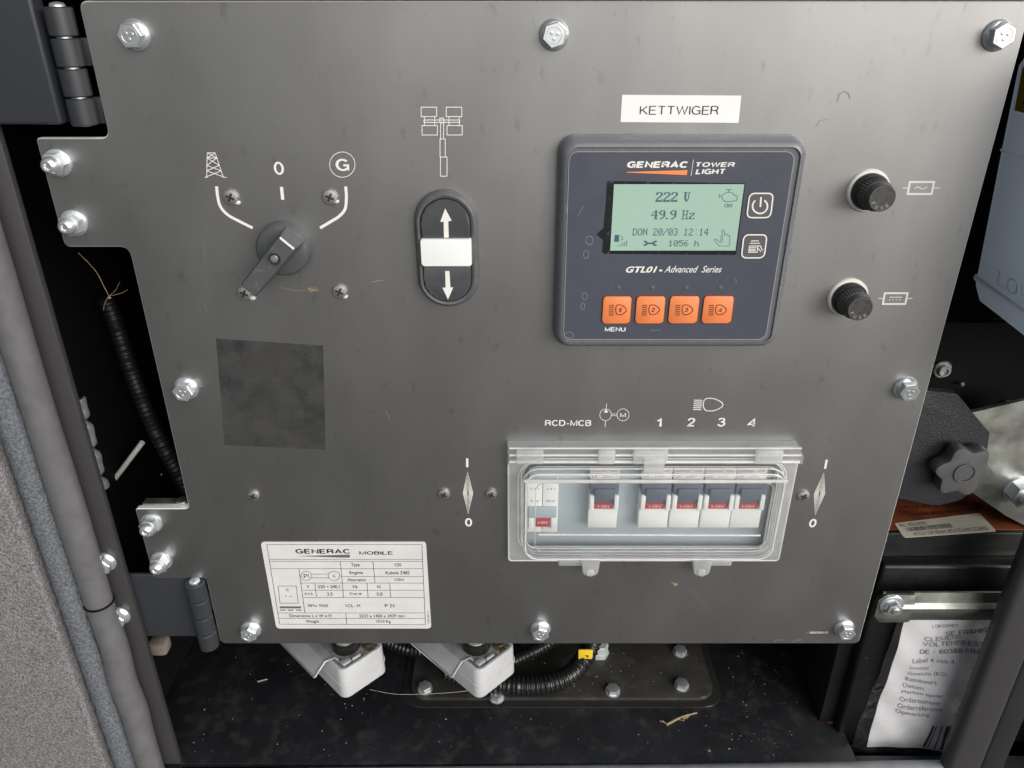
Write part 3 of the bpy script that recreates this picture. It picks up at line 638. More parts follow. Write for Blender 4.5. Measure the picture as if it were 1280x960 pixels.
text('logo_text', 'LIGHT', (690, 165, 888, 202), FP, M['print'], face, T5, shear=.12, bold=.045)
text('series_text', 'GTL01', (226, 816, 436, 858), FP, M['print'], face, T5, shear=.3, bold=.03, sans=False)
strokes('series_dash', [[(449, 843), (468, 843)]], .9, FP, M['print'], face, T5)
text('series_text', 'Advanced', (484, 812, 708, 857), FP, M['print'], face, T5, shear=.42, bold=.006)
text('series_text', 'Series', (732, 812, 866, 857), FP, M['print'], face, T5, shear=.42, bold=.006)
# display
scr_pts = [(100, 262), (108, 246), (1022, 262), (1018, 300), (962, 735), (940, 740), (78, 732), (68, 715), (74, 640), (30, 602), (76, 562), (92, 400)]
b = new(); q = [P(*T5(*p), FY) for p in scr_pts]; prism(b, q, FY - .06, FY + .02); disp = obj('display_window', b, M['lcdframe'], ct, smooth=0)
A = [P(*T5(*p), FY) for p in ((150, 268), (1008, 272), (962, 710), (118, 710))]
x0, x1 = (A[0][0] + A[3][0]) / 2, (A[1][0] + A[2][0]) / 2; z1, z0 = A[0][1], A[2][1]
b = new(); prism(b, [(x0, z0), (x1, z0), (x1, z1), (x0, z1)], FY - .14, FY - .04); obj('lcd_screen', b, M['lcd'], disp, smooth=0)
F57 = {'D': '11110 10001 10001 10001 10001 10001 11110', 'O': '01110 10001 10001 10001 10001 10001 01110', 'N': '10001 11001 10101 10101 10011 10001 10001', '2': '01110 10001 00001 00110 01000 10000 11111',
       '0': '01110 10001 10011 10101 11001 10001 01110', '/': '00001 00001 00010 00100 01000 10000 10000', '3': '11110 00001 00001 01110 00001 00001 11110', '1': '00100 01100 00100 00100 00100 00100 01110',
       ':': '00000 00100 00000 00000 00000 00100 00000', '4': '00010 00110 01010 10010 11111 00010 00010', '5': '11111 10000 11110 00001 00001 10001 01110', '6': '00110 01000 10000 11110 10001 10001 01110',
       'h': '10000 10000 10110 11001 10001 10001 10001', ' ': '00000 ' * 6 + '00000'}
BIG = {'2': '0111110 1100011 1100011 0000011 0000110 0001100 0011000 0110000 1100001 1111111 1111111', 'V': '1111011 0110010 0110010 0110010 0110010 0110010 0110010 0110010 0011100 0011100 0001000',
       '4': '0000110 0001110 0010110 0010110 0100110 1000110 1111111 0000110 0000110 0000110 0001111', '9': '0011110 0110011 1100011 1100011 0110011 0011111 0000011 0000011 0000110 0001100 0111000',
       '.': '000 000 000 000 000 000 000 000 000 110 110', 'H': '1110111 0100010 0100010 0100010 0100010 0111110 0100010 0100010 0100010 0100010 1110111', 'z': '000000 000000 000000 111111 100011 000110 001100 011000 110000 110001 111111', ' ': '0000 ' * 10 + '0000'}
LY = FY - .2
def bitmap(name, s, bx, font, T=T5):
    rows = len(font[s[0]].split()); grid = [''] * rows
    for ch in s:
        for i, r in enumerate(font[ch].split()): grid[i] += r + '0'
    w_ = len(grid[0]) - 1; (xa, ya), (xb, yb) = T(bx[0], bx[1]), T(bx[2], bx[3]); ym = (ya + yb) / 2
    X0, X1 = P(xa, ym, LY)[0], P(xb, ym, LY)[0]; Z1, Z0 = P(xa, ya, LY)[1], P(xa, yb, LY)[1]; b = new(); px, pz = (X1 - X0) / w_, (Z1 - Z0) / rows
    for i, r in enumerate(grid):
        for j, v in enumerate(r):
            if v == '1':
                a, c_ = X0 + j * px, Z1 - i * pz; b.faces.new([b.verts.new(p) for p in ((a, LY, c_ - pz * .96), (a + px * .96, LY, c_ - pz * .96), (a + px * .96, LY, c_), (a, LY, c_))])
    return obj(name, b, M['lcdink'], disp, smooth=0)
bitmap('voltage_readout', '222 V', (426, 321, 654, 386), BIG); bitmap('frequency_readout', '49.9 Hz', (396, 442, 686, 502), BIG)
bitmap('date_readout', 'DON 20/03 12:14', (272, 563, 777, 610), F57); bitmap('hours_readout', '1056 h', (510, 642, 712, 682), F57); bitmap('engine_state', 'ON', (884, 398, 934, 424), F57)
def lcd(name, lines, wd=.22, fills=()):
    b = new(); add_strokes(b, lines, wd, LY, T5)
    for f in fills: add_fill(b, f, LY, T5)
    return obj(name, b, M['lcdink'], disp, smooth=0)
lcd('engine_icon', [[(893, 303), (932, 303)], [(912, 303), (911, 322)], [(868, 340), (885, 330), (905, 322), (930, 322), (945, 332), (952, 345), (968, 345), (966, 376), (946, 378), (938, 384), (888, 384), (874, 372), (866, 356), 'c'], [(850, 335), (848, 360)], [(850, 347), (866, 347)]], .26)
lcd('hand_icon', [[(873, 655), (868, 600), (866, 578), (874, 572), (882, 580), (886, 610), (900, 600), (908, 612), (918, 608), (919, 650), (914, 680), (850, 680), (818, 645), (818, 634), (830, 636), (856, 658), (862, 612)]], .22)
lcd('fuel_icon', [[(190, 612), (206, 622), (204, 640), (192, 634)]] + [[(166 + 13 * k, 682), (167 + 13 * k, 678 - 7 * k)] for k in range(6)], .25, [[(152, 606), (182, 606), (180, 652), (148, 652)]])
lcd('wrench_icon', [[(362, 662), (414, 662)], [(346, 648), (362, 652), (364, 670), (344, 676)], [(432, 648), (414, 652), (412, 670), (430, 676)]], .75)
# membrane keys
def key_outline(name, px, icon):
    q = [P(*T5(*p), FP) for p in px]; b = new(); prism(b, roundpoly(q, 2.6, 6), FY - .35, FY + .03, .15, 1); o = obj(name, b, M['facebtn'], ct)
    b = new(); add_strokes(b, [roundpoly(q, 2.6, 6) + ['c']], .62, FY - .42, mapf=lambda x, y: (x, y)); obj('key_border', b, M['print'], o, smooth=0)
    return o
o = key_outline('power_key', [(1050, 328), (1208, 328), (1188, 490), (1030, 490)], None)
a = [(1120 + 50 * math.sin(R(t)), 415 - 48 * math.cos(R(t))) for t in range(35, 330, 12)]
strokes('power_icon', [a, [(1127, 354), (1122, 420)]], .72, FY - .42, M['print'], o, T5)
o = key_outline('page_key', [(1012, 604), (1166, 604), (1146, 758), (994, 758)], None)
strokes('page_icon', [[(1060, 646), (1112, 646)], [(1052, 662), (1120, 662)], [(1050, 680), (1106, 680), (1100, 722), (1044, 722), 'c'], [(1052, 692), (1096, 692)], [(1050, 703), (1090, 703)], [(1048, 712), (1090, 712)], [(1108, 680), (1122, 678), (1136, 712)], [(1102, 690), (1126, 718)]], .4, FY - .42, M['print'], o, T5)
T = zm(640, 240, 4)
for k, (xa, xb) in enumerate(((450, 597), (616, 765), (782, 934), (950, 1105))):
    ya, yb = 521 - .6 * k, 655 - .6 * k; sh = 8
    q = [P(*T(xa + sh, ya), FP), P(*T(xb, ya), FP), P(*T(xb - sh, yb), FP), P(*T(xa, yb), FP)]
    X0, X1, Z1, Z0 = (q[0][0] + q[3][0]) / 2, (q[1][0] + q[2][0]) / 2, q[0][1], q[3][1]
    b = new(); prism(b, rr(X0 - .45, Z0 - .5, X1 + .45, Z1 + .4, 1.9), FY - .12, FY + .03); rim = obj('orange_key', b, M['brown'], ct)
    b = new(); prism(b, rr(X0, Z0, X1, Z1, 1.6), FY - .75, FY - .05, .3, 2); obj('key_cap', b, M['orange'], rim)
    xm = xa + 33
    strokes('lamp_icon', [lampsym(xm + 62, 589, 27, 25) + ['c']] + [[(xm + 2 - .3 * j, 567 + 9.6 * j), (xm + 27 - .3 * j, 567 + 9.6 * j)] for j in range(6)], .46, FY - .8, M['brown'], rim, T)
    text('key_digit', str(k + 1), (xm + 48, 578, xm + 66, 600), FY - .8, M['brown'], rim, T, bold=.03, shear=.1)
    X, Z = P(*T(532 + 170 * k, 479), FP); b = new(); lathe(b, [(1.1, 0), (1.05, .25), (.3, .4)], (X, FY + .05, Z), n=16); obj('status_lamp', b, M['facebtn'], ct)
text('key_caption', 'MENU', (464, 674, 568, 699), FP, M['print'], face, T, bold=.03)
b = new()
for (x, y, rx, ry) in ((387, 242, 18, 22), (370, 312, 13, 20), (363, 521, 13, 18), (354, 571, 10, 17), (285, 715, 24, 15)): add_strokes(b, [cpts(x, y, rx, 12, ry) + ['c']], .14, FP, T)
for p in ([(330, 120), (345, 90), (360, 70)], [(1118, 430), (1122, 455)], [(272, 60), (275, 110)], [(690, 690), (715, 692), (745, 688)]): add_strokes(b, [p], .12, FP, T)
tag(obj('water_marks', b, M['line'], face, smooth=0), kind='stuff')

# ------------------------------------------------------------------ fuse holders
def fuse(label, x, z):
    o = thing('fuse_holder', label, 'fuse holder', (x, 0, z), 'fuse holders right of the controller')
    b = new(); lathe(b, [(9.9, 0), (9.9, .9), (9.4, 1.6), (8.4, 1.7), (8.3, 1.2)], (x, 0, z), n=40); obj('washer', b, M['ivory'], o)
    b = new(); lathe(b, [(8.4, .8), (8.4, 4.0), (7.9, 4.8), (7.4, 4.8)], (x, 0, z), n=40); obj('collar', b, M['black'], o)
    b = new(); loops = []
    for r, h, kn in ((7.4, 4.6, .45), (7.2, 11.2, .45), (6.8, 11.8, 0), (6.5, 12.0, 0), (6.1, 15.6, 0), (5.7, 16.2, 0)):
        loops.append([(x + (r - kn * (k % 2)) * math.cos(2 * PI * k / 64), -h, z + (r - kn * (k % 2)) * math.sin(2 * PI * k / 64)) for k in range(64)])
    loft(b, loops); cap = obj('knurled_cap', b, M['fuse'], o, smooth=20)
    b = new(); ringprism(b, circ(x, z, 5.7), circ(x, z, 5.35), -16.35, -16.1); obj('cap_rim', b, M['facebtn'], cap)
    for k, ch in enumerate('FUSE'):
        a = R(-150 + 34 * k); cx, cz = x + 4.2 * math.cos(a), z + 4.2 * math.sin(a); ca, sa = math.cos(a + PI / 2), math.sin(a + PI / 2)
        text('embossed_letter', ch, None, 0, M['line'], cap, mapf=lambda u, v: (cx + (u - .5) * 1.1 * ca - (v - .5) * 1.5 * sa, -16.28, cz + (u - .5) * 1.1 * sa + (v - .5) * 1.5 * ca), bold=.0)
fuse('upper black knurled fuse holder beside the wave symbol', 164.6, -79.6); fuse('lower black knurled fuse holder beside the dashed line symbol', 165.4, -132.2)

# ------------------------------------------------------------------ breakers behind the clear cover
BY = 6.0                                           # face of the blanking cover
def PX(x, y, Y): return P(x, y, Y)[0]
def PZ(y, Y): return P(640, y, Y)[1]
b = new(); box(b, HX0 - 3, HX1 + 3, BY, BY + 3, HZ0 - 3, HZ1 + 3, .4)
tag(obj('blanking_cover', b, M['blank']), 'grey blue blanking cover behind the breakers in the clear box', 'cover')
T = zm(640, 480, 4)
zt, zmid, zlow, zbt = PZ(585.5, 0), PZ(599.5, 0), PZ(605, -2), PZ(658.5, 0)
def breaker(label, xl, xr, group):
    X0, X1 = PX(xl, 620, -2) + .15, PX(xr, 620, -2) - .15; o = thing('circuit_breaker', label, 'circuit breaker', ((X0 + X1) / 2, BY, zbt), group); w_ = X1 - X0
    b = new(); box(b, X0, X1, 0, BY - .3, zmid, zt, .4); top = obj('label_face', b, M['brk2'], o)
    text('rating_text', 'C4', None, 0, M['ink2'], top, mapf=lambda u, v: (X0 + w_ * (.06 + .17 * u), -.08, zmid + 1.2 + 3.2 * v), bold=0)
    text('rating_text', '230V  1', None, 0, M['ink2'], top, mapf=lambda u, v: (X0 + w_ * (.42 + .5 * u), -.08, zmid + 1.4 + 2.4 * v), bold=-.01)
    text('maker_text', 'mmmm   mm', None, 0, M['ink2'], top, mapf=lambda u, v: (X0 + w_ * (.06 + .85 * u), -.08, zt - 2.2 + .9 * v), bold=-.01)
    b = new(); box(b, X0, X1, -1, BY - .3, zbt, PZ(636, -1), .5); obj('lower_body', b, M['brk'], o)
    b = new(); box(b, X0 + .2, X1 - .2, -2.2, BY - .3, PZ(629, -2), zlow, .5); tg = obj('toggle', b, M['bluegrey'], o)
    b = new(); box(b, X0 + w_ * .15, X1 - w_ * .15, -4.2, -1.8, PZ(625, -4), PZ(612, -4), .6); obj('toggle_lip', b, M['bluegrey'], tg)
    b = new(); box(b, X0 + w_ * .18, X1 - w_ * .2, -2.6, BY - .3, PZ(635.2, -2), PZ(629, -2) - .05, .2); fl = obj('on_flag', b, M['red'], o)
    text('flag_text', 'I-ON', None, 0, M['brk2'], fl, mapf=lambda u, v: (X0 + w_ * (.3 + .38 * u), -2.7, PZ(634, -2) + (PZ(630.5, -2) - PZ(634, -2)) * v), bold=0)
    for s in (0, 1):
        b = new(); a = X0 + .1 if not s else X1 - w_ * .16; box(b, a, a + w_ * .15, -4.0, BY - .3, PZ(637, -3), PZ(619, -3), .4); obj('side_lug', b, M['brk'], o)
    return o
G = 'circuit breakers for the four lamps'
breaker('single white circuit breaker under the pump symbol', 736.5, 774, None)
for k, (n_, xl) in enumerate((('first', 800.5), ('second', 840), ('third', 879.5), ('fourth', 918))): breaker('white circuit breaker under number %d, %s of the lamp row' % (k + 1, n_), xl, xl + 38.5, G)
X0, X1 = PX(658, 625, -1), PX(698, 625, -1); w_ = X1 - X0
o = thing('residual_current_device', 'two pole white residual current breaker at the left end of the clear box', 'circuit breaker', ((X0 + X1) / 2, BY, PZ(665, -1)))
for s in (0, 1):
    b = new(); box(b, X0 + s * w_ / 2 + .12, X0 + (s + 1) * w_ / 2 - .12, -1, BY - .3, PZ(665, -1), PZ(603, -1), .4); q = obj('pole', b, M['brk'], o)
    for t_, y_ in (('A 9 T', 611), ('0,1A' if not s else '30mA', 626)): text('rating_text', t_, None, 0, M['ink2'], q, mapf=lambda u, v: (X0 + w_ * (.5 * s + .12 + .28 * u), -1.08, PZ(y_ + 1.5, -1) + 1.5 * v), bold=0)
b = new(); box(b, X0 + w_ * .06, X1 - w_ * .05, -3.4, -.8, PZ(646, -2), PZ(633.5, -2), .6); obj('toggle', b, M['blank'], o)
b = new(); box(b, X0 + w_ * .3, X1 - w_ * .26, -2.2, -.8, PZ(658.5, -2), PZ(646.6, -2), .3); q = obj('on_flag', b, M['red'], o)
text('flag_text', 'I-ON', None, 0, M['brk'], q, mapf=lambda u, v: (X0 + w_ * (.37 + .3 * u), -2.3, PZ(654.5, -2) + 1.8 * v), bold=.02)
for s in (0, 1):
    b = new(); a = X0 + w_ * (.08 if not s else .78); box(b, a, a + w_ * .16, -3, -.8, PZ(660, -2), PZ(646, -2), .4); obj('side_lug', b, M['brk'], o)
b = new(); box(b, X0 + 1.5, X1 - 1, -.4, BY - .3, PZ(601.5, 0), PZ(585.5, 0), .3); obj('label_face', b, M['blank'], o)

# clear hinged cover
cv = thing('breaker_cover', 'clear plastic hinged cover over the row of circuit breakers', 'cover', (78, 0, -300))
XL, XR, ZT, ZB = -3.3, 155.6, -214.5, -294.8
outer = lambda d: rr(XL + d, ZB + d, XR - d, ZT - d, max(.8, 3 - d), 8)
lidr = lambda d, r=9: rr(5.0 + d, -287.0 + d, 148 - d, -226.6 - d, max(1, r - d), 8)
b = new(); ringprism(b, rr(XL, ZB, XR, -226.2, 2, 8), lidr(0), -3.4, -.2); obj('frame', b, M['clearmid'], cv, smooth=30)
b = new(); L3 = lambda pts, y: [(p[0], y, p[1]) for p in pts]
loft(b, [L3(lidr(0), -3.0), L3(lidr(.4), -10.5), L3(lidr(1.2), -12.6), L3(lidr(3), -13.6)], False, True)
loft(b, [L3(lidr(1.8), -3.0), L3(lidr(2.2), -10.0), L3(lidr(3.2), -11.6), L3(lidr(4.5), -12.2)], False, True); obj('lid', b, M['clear'], cv, smooth=30)
def ring_tube(name, pts, y, r, m):
    b = new(); P3 = [Vector((p[0], y, p[1])) for p in pts]; n = len(P3); loops = []
    for i in range(n):
        t = (P3[(i + 1) % n] - P3[i - 1]).normalized(); s = Vector((0, -1, 0)); q = t.cross(s)
        loops.append([P3[i] + (s * math.cos(2 * PI * k / 6) + q * math.sin(2 * PI * k / 6)) * r for k in range(6)])
    loft(b, loops + [loops[0]], False, False); return obj(name, b, m, cv)
ring_tube('rim', rr(XL + .4, ZB + .4, XR - .4, -226.6, 2, 5), -3.3, .45, M['clearglint'])
ring_tube('lid_edge', lidr(1.6), -13.0, .5, M['clearglint']); ring_tube('lid_edge', lidr(.2), -9.5, .35, M['clearglint']); ring_tube('lid_foot', lidr(-2.6, 11), -3.6, .35, M['clearglint']); ring_tube('lid_foot', lidr(2.2), -4.2, .35, M['clearglint']); ring_tube('lid_foot', lidr(-.7), -3.6, .45, M['clearglint']); ring_tube('lid_rib', lidr(7, 12), -12.8, .3, M['clearmid'])
# hinge rail along the top with knuckles and chamfered end
b = new(); prism(b, [(XL, -226), (XR + 1.5, -226), (XR + 1.5, -221), (XR - 2.5, ZT), (XL, ZT)], -6.5, -.3, .8, 2); obj('hinge_rail', b, M['clearrail'], cv)
for (z, r, yy) in ((-215.6, .5, -6.6), (-219.6, .6, -7.2), (-223.8, .8, -7.2)):
    b = new(); tube(b, [(XL + 1, yy, z), (XR - 1, yy, z)], r, 8); obj('hinge_rib', b, M['clearglint'], cv)
for xa, xb in ((645, 680), (748, 770), (792, 836), (946, 980)):
    b = new(); box(b, PX(xa, 560, -8), PX(xb, 560, -8), -10, -6, -224, -215.5, 1.2, 2); obj('hinge_knuckle', b, M['clearmid'], cv)
b = new(); box(b, PX(805, 575, -10), PX(831, 575, -10), -11.5, -7.5, -229, -220, .6); obj('catch', b, M['clearmid'], cv)
b = new(); box(b, PX(655, 600, -13.6), PX(985, 600, -13.6), -14.6, -13.4, PZ(603.5, -14), PZ(600, -14), .4); obj('lid_rib', b, M['clearglint'], cv)
b = new(); tube(b, [(14, -13.2, PZ(668, -13)), (138, -13.2, PZ(669, -13))], .55, 8); obj('lid_rib', b, M['clearglint'], cv)
for xa in (738, 877):
    X = PX(xa, 705, -6); b = new(); prism(b, roundpoly([(X - 5.2, -291), (X + 5.2, -291), (X + 4.2, -301.5), (X - 4.2, -301.5)], [.5, .5, 3.4, 3.4]), -8.5, -2.5, 1.4, 3); o = obj('latch_tab', b, M['clearmid'], cv)
    b = new(); prism(b, circ(X, -299, 2.4, 20), -9.3, -8.4, .3); obj('latch_boss', b, M['clearmid'], o)
for xa, xb in ((698, 728), (882, 914)):
    b = new(); box(b, PX(xa, 702, -3), PX(xb, 702, -3), -5, -.6, -297.3, -293.5, .8); obj('latch_lip', b, M['clearmid'], cv)

# ------------------------------------------------------------------ rating plate
T = zm(320, 670, 1280 / 240)
b = new(); prism(b, rr(-147.6, -350.3, -51.2, -283.2, 2.2), -.35, -.02, .1, 1); rp = obj('rating_plate', b, M['plate']); tag(rp, 'silver rating plate sticker with generator data near the bottom left', 'rating plate')
RY = -.42
rows = [((72, 57), (1106, 57)), ((90, 156), (1108, 156)), ((90, 169), (1108, 169)), ((98, 218), (1112, 218)), ((572, 270), (1114, 270)), ((298, 314), (1116, 314)), ((310, 362), (1118, 362)), ((316, 410), (1120, 410)), ((148, 513), (1126, 513)), ((152, 550), (1128, 550)), ((158, 588), (1130, 592))]
cols = [((72, 57), (158, 588)), ((1106, 57), (1130, 592)), ((562, 169), (584, 410)), ((780, 169), (794, 314)), ((286, 218), (326, 513)), ((392, 314), (404, 410)), ((740, 314), (748, 410)), ((892, 314), (898, 410)), ((598, 513), (606, 590))]
strokes('table_lines', [list(r) for r in rows + cols], .28, RY, M['ink'], rp, T)
strokes('set_symbol', [cpts(336, 266, 37, 24, 30) + ['c'], cpts(520, 266, 39, 24, 30) + ['c'], [(373, 254), (482, 254)], [(375, 279), (484, 279)], [(148, 334), (268, 334), (282, 448), (160, 448), 'c'], [(220, 402), (242, 402)]], .3, RY, M['ink'], rp, T)
strokes('shaded_bar', [[(158, 476), (300, 476)]], 1.6, RY, M['ink2'], rp, T); strokes('shaded_bar', [[(160, 494), (196, 494)], [(212, 494), (250, 494)], [(266, 494), (304, 494)]], .8, RY, M['ink2'], rp, T)
text('plate_logo', 'GENERAC', (262, 84, 626, 120), RY, M['ink'], rp, T, bold=.035, shear=0)
fill('plate_logo_wedge', [(270, 134), (626, 124), (626, 144), (560, 144)], RY, M['ink2'], rp, T)
text('plate_logo', 'MOBILE', (688, 100, 912, 125), RY, M['ink'], rp, T, bold=.02)
for s, bx in (('Type', (634, 181, 692, 209)), ('V20', (922, 181, 968, 205)), ('Engine', (624, 234, 712, 260)), ('Kubota Z482', (864, 234, 1024, 256)), ('Alternator', (608, 282, 734, 302)), ('NSM', (924, 281, 986, 301)),
              ('V', (338, 328, 356, 348)), ('220 ÷ 240 I', (412, 328, 558, 348)), ('Hz', (646, 328, 678, 348)), ('50', (806, 328, 832, 348)), ('KVA', (326, 376, 380, 396)), ('3,5', (472, 376, 512, 398)), ('Cos φ', (624, 375, 704, 397)), ('0,8', (804, 376, 844, 398)),
              ('RPM 1500', (348, 454, 480, 474)), ('I.CL. H', (598, 454, 694, 474)), ('IP 23', (858, 454, 924, 474)), ('Dimensions L x W x H', (222, 522, 502, 542)), ('2223 x 1400 x 2429 mm', (688, 523, 990, 543)), ('Weight', (332, 560, 422, 584)), ('1010 Kg', (804, 560, 898, 584)),
              ('G', (200, 350, 217, 368)), ('1', (194, 394, 202, 408)), ('P1', (318, 252, 354, 280)), ('G', (512, 258, 528, 276))): text('plate_text', s, bx, RY, M['ink'], rp, T, bold=.012)
a0, a1 = P(*T(1146, 585), RY), P(*T(1136, 500), RY)
text('plate_text', '706185-0', None, 0, M['ink2'], rp, mapf=lambda u, v: (a0[0] - 1.0 * v + 1.0, RY, a0[1] + (a1[1] - a0[1]) * u), bold=.008)

# ------------------------------------------------------------------ left cavity
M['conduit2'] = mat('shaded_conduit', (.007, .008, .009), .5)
b = new(); q = lambda x, y, Y: (P(x, y, Y)[0], Y, P(x, y, Y)[1])
corrug(b, [q(132, 372, 70), q(143, 400, 70), q(163, 460, 68), q(190, 530, 66), q(222, 590, 64), q(262, 660, 62)], 5.0, 3.2)
tag(obj('ribbed_conduit', b, M['conduit2']), 'black ribbed conduit hanging in the dark gap left of the panel', 'conduit')
b = new(); tube(b, [q(137, 607, 66), q(178, 553, 66)], 1.7, 12); tag(obj('pale_rod', b, M['plate']), 'short pale rod slanting in the dark gap at left', 'rod')
b = new(); tube(b, spline([q(98, 316, 40), q(119, 338, 38), q(130, 358, 36), q(136, 370, 34)], 6), .2, 6)
for d in ((-7, 18), (14, -18), (24, -8)): tube(b, spline([q(136, 370, 34), q(136 + d[0] * .6, 370 + d[1] * .4, 33), q(136 + d[0], 370 + d[1], 33)], 4), [.13] * 8 + [.06], 5)
bmesh.ops.create_icosphere(b, subdivisions=1, radius=.9, matrix=Matrix.Translation(q(137, 372, 34)))
tag(obj('dry_stalk', b, M['straw']), 'dry straw stalk caught in the dark gap left of the panel', 'plant fibre')
for lab, (x, y) in (('upper zinc bolt half hidden behind the rubber seal', (132, 702)), ('lower zinc bolt half hidden behind the rubber seal', (150, 769))):
    X, Z = P(x, y, -4); o = flange_bolt(post, (X, -4, Z), 12)
b = new(); pts = []
for i in range(80):
    t = i / 79; p = Vector(q(98 + 30 * t, 500 + 110 * t, 40)); pts.append(p + Vector((1.5 * math.sin(t * 20), 0, 0)))
tube(b, pts, [3.4 + .8 * math.cos(i * .5) for i in range(80)], 10); tag(obj('cable_wrap', b, M['lip']), 'grey wavy cable sleeve peeping past the left post flange', 'cable sleeve')

# ------------------------------------------------------------------ floor things
def onf(x, y, Z=FZ): X, Y = PF(x, y, Z); return X, Y
PZt = FZ + 4
c0, c1 = onf(512, 872, PZt), onf(893, 866, PZt)
fp = thing('floor_cover_plate', 'dusty black bolted cover plate on the cabinet floor', 'cover plate', ((c0[0] + c1[0]) / 2, 90, FZ))
b = new(); prism_z(b, rr(c0[0] - 6, c0[1] - 6, c1[0] + 6, 152, 15), FZ + .05, FZ + 1.2, .6); obj('gasket', b, M['ring'], fp)
b = new(); prism_z(b, rr(c0[0], c0[1], c1[0], 146, 12), FZ + 1.2, PZt, .8); obj('plate', b, M['coverplate'], fp)
for (x, y) in ((531, 859), (621, 870), (766, 862), (852, 855), (850, 813)):
    X, Y = onf(x, y, PZt + 2); b = new(); prism_z(b, [(X + p[0], Y + p[1]) for p in hexp(5.2, random.uniform(0, 60))], PZt, PZt + 4.2, .6); o = obj('bolt', b, M['zinc'], fp)
    b = new(); lathe(b, [(5.8, 0), (5.8, .8)], (X, Y, PZt), 'Z', 20); obj('washer', b, M['zinc'], o)

def connector(label, vx_, group='grey connector housings under the panel'):
    """die-cast housing standing corner-on, lever and insert inside"""
    CZ = -417; cx, cy = PF(vx_, 877, CZ); o = thing('connector_housing', label, 'connector', (cx, cy, CZ), group, rot=(0, 0, R(45)))
    WL[o] = Vector()                                # children in local mm
    Wd, Ln, H = 36, 66, 25                          # along local +x (to the right and back), +y (to the left and back)
    rz = lambda d, r: [(p[0], p[1]) for p in rr(d, d, Wd - d, Ln - d, r, 6)]
    b = new(); t = lambda pts, z: [(p[0], p[1], z) for p in pts]
    loft(b, [t(rz(1.2, 5), 0), t(rz(0, 5.5), 1.2), t(rz(.5, 5.5), H - 1), t(rz(1.2, 5), H), t(rz(2.6, 4), H), t(rz(3, 3.6), H - 1), t(rz(3, 3.6), 12)], True, True); obj('housing', b, M['greyhouse'], o)
    b = new(); t2 = lambda d, z: t(rz(d, 5.5), z)
    loft(b, [t2(.1, H * .42), t2(-.35, H * .44), t2(-.35, H * .48), t2(.1, H * .5)], False, False); obj('seam', b, M['greyhouse'], o)
    for px_, py_ in ((5.2, 5.2), (Wd - 5.2, 5.2)):
        b = new(); lathe(b, [(1.9, 0), (1.9, 1.0), (1.3, 1.2), (.9, .6)], (px_, py_, H - 4.1), 'Z', 14); obj('insert_screw', b, M['zinc'], o)
    b = new(); prism_z(b, rz(3.6, 3), 12.2, H - 4, .5); obj('insert', b, M['insert'], o)
    b = new(); lathe(b, [(9.5, 0), (9.5, 7), (8.2, 7.8), (7.6, 7.2), (7.6, 3)], (18.5, 22, H - 4.2), 'Z', 32); obj('sleeve', b, M['ring'], o)
    b = new(); lathe(b, [(7.4, 0), (7.4, 6.6), (6.6, 7.4), (1, 7.6)], (18.5, 22, H - 4.2), 'Z', 28); obj('contact_cap', b, M['insert'], o)
    b = new(); lathe(b, [(2.6, 0), (2.6, 3.2), (4.0, 3.2), (4.0, 5.8), (3.2, 6.4)], (27.5, 9.5, H - 4), 'Z', 20); obj('earth_screw', b, M['brass'], o)
    b = new(); box(b, 23.9, 31.1, 9.0, 10.0, H + 1.9, H + 2.8); obj('screw_slot', b, M['ink'], o)
    b = new(); box(b, 5, 12, 5, 10, H - 4, H + .5, 1); box(b, 12.2, 19, 4.6, 6.6, H - 4, H + 1, .8); obj('clip', b, M['lever'], o)
    # locking lever leaning over the long left wall: a bent sheet
    prof = [(6.5, H - 2), (3.2, H + 4), (-4, H + 6), (-12.5, H - 1.5)]
    b = new(); loops = [[(p[0], 12, p[1]) for p in prof] + [(p[0] + .3, 12, p[1] - 1.2) for p in prof[::-1]]]
    loops.append([(x, Ln - 8, z) for x, _, z in loops[0]]); loft(b, loops); obj('locking_lever', b, M['lever'], o, smooth=30)
    b = new(); tube(b, [(-12.6, 11.8, H - 2.0), (-12.6, Ln - 7.8, H - 2.0)], .9, 8); tube(b, [(6.5, 11.6, H - 2), (3.2, 11.6, H + 4), (-4, 11.6, H + 5.9), (-12.5, 11.6, H - 1.7)], .8, 8); obj('lever_edge', b, M['zinc'], o)
    b = new(); box(b, 6, Wd - 6, Ln - 2, Ln + 90, 2, 14, 1); obj('mounting_arm', b, M['powder'], o)
connector('light grey connector housing with steel lever, left of the two', 431)
connector('light grey connector housing with steel lever, right one beside the conduit', 599)
def fl3(x, y, Z): X, Y = PF(x, y, Z); return (X, Y, Z)
b = new(); corrug(b, [fl3(742, 796, -440), fl3(733, 818, -448), fl3(716, 840, -454), fl3(690, 853, -457), fl3(655, 857, -458), fl3(600, 852, -458), fl3(560, 840, -457)], 7.6, 3.4, .95)
tag(obj('ribbed_conduit', b, M['conduit']), 'black ribbed conduit curving across the floor cover plate beside yellow tag', 'conduit')
b = new(); corrug(b, [fl3(712, 790, -440), fl3(682, 806, -448), fl3(655, 820, -453), fl3(625, 832, -455), fl3(590, 838, -456)], 5.4, 3.2, .8)
tag(obj('ribbed_conduit', b, M['conduit']), 'thinner black ribbed conduit behind the right connector housing', 'conduit')
b = new(); corrug(b, [fl3(480, 800, -455), fl3(510, 811, -456), fl3(545, 816, -456)], 5.4, 3.2, .8)
tag(obj('ribbed_conduit', b, M['conduit']), 'short ribbed conduit end between the two connector housings', 'conduit')
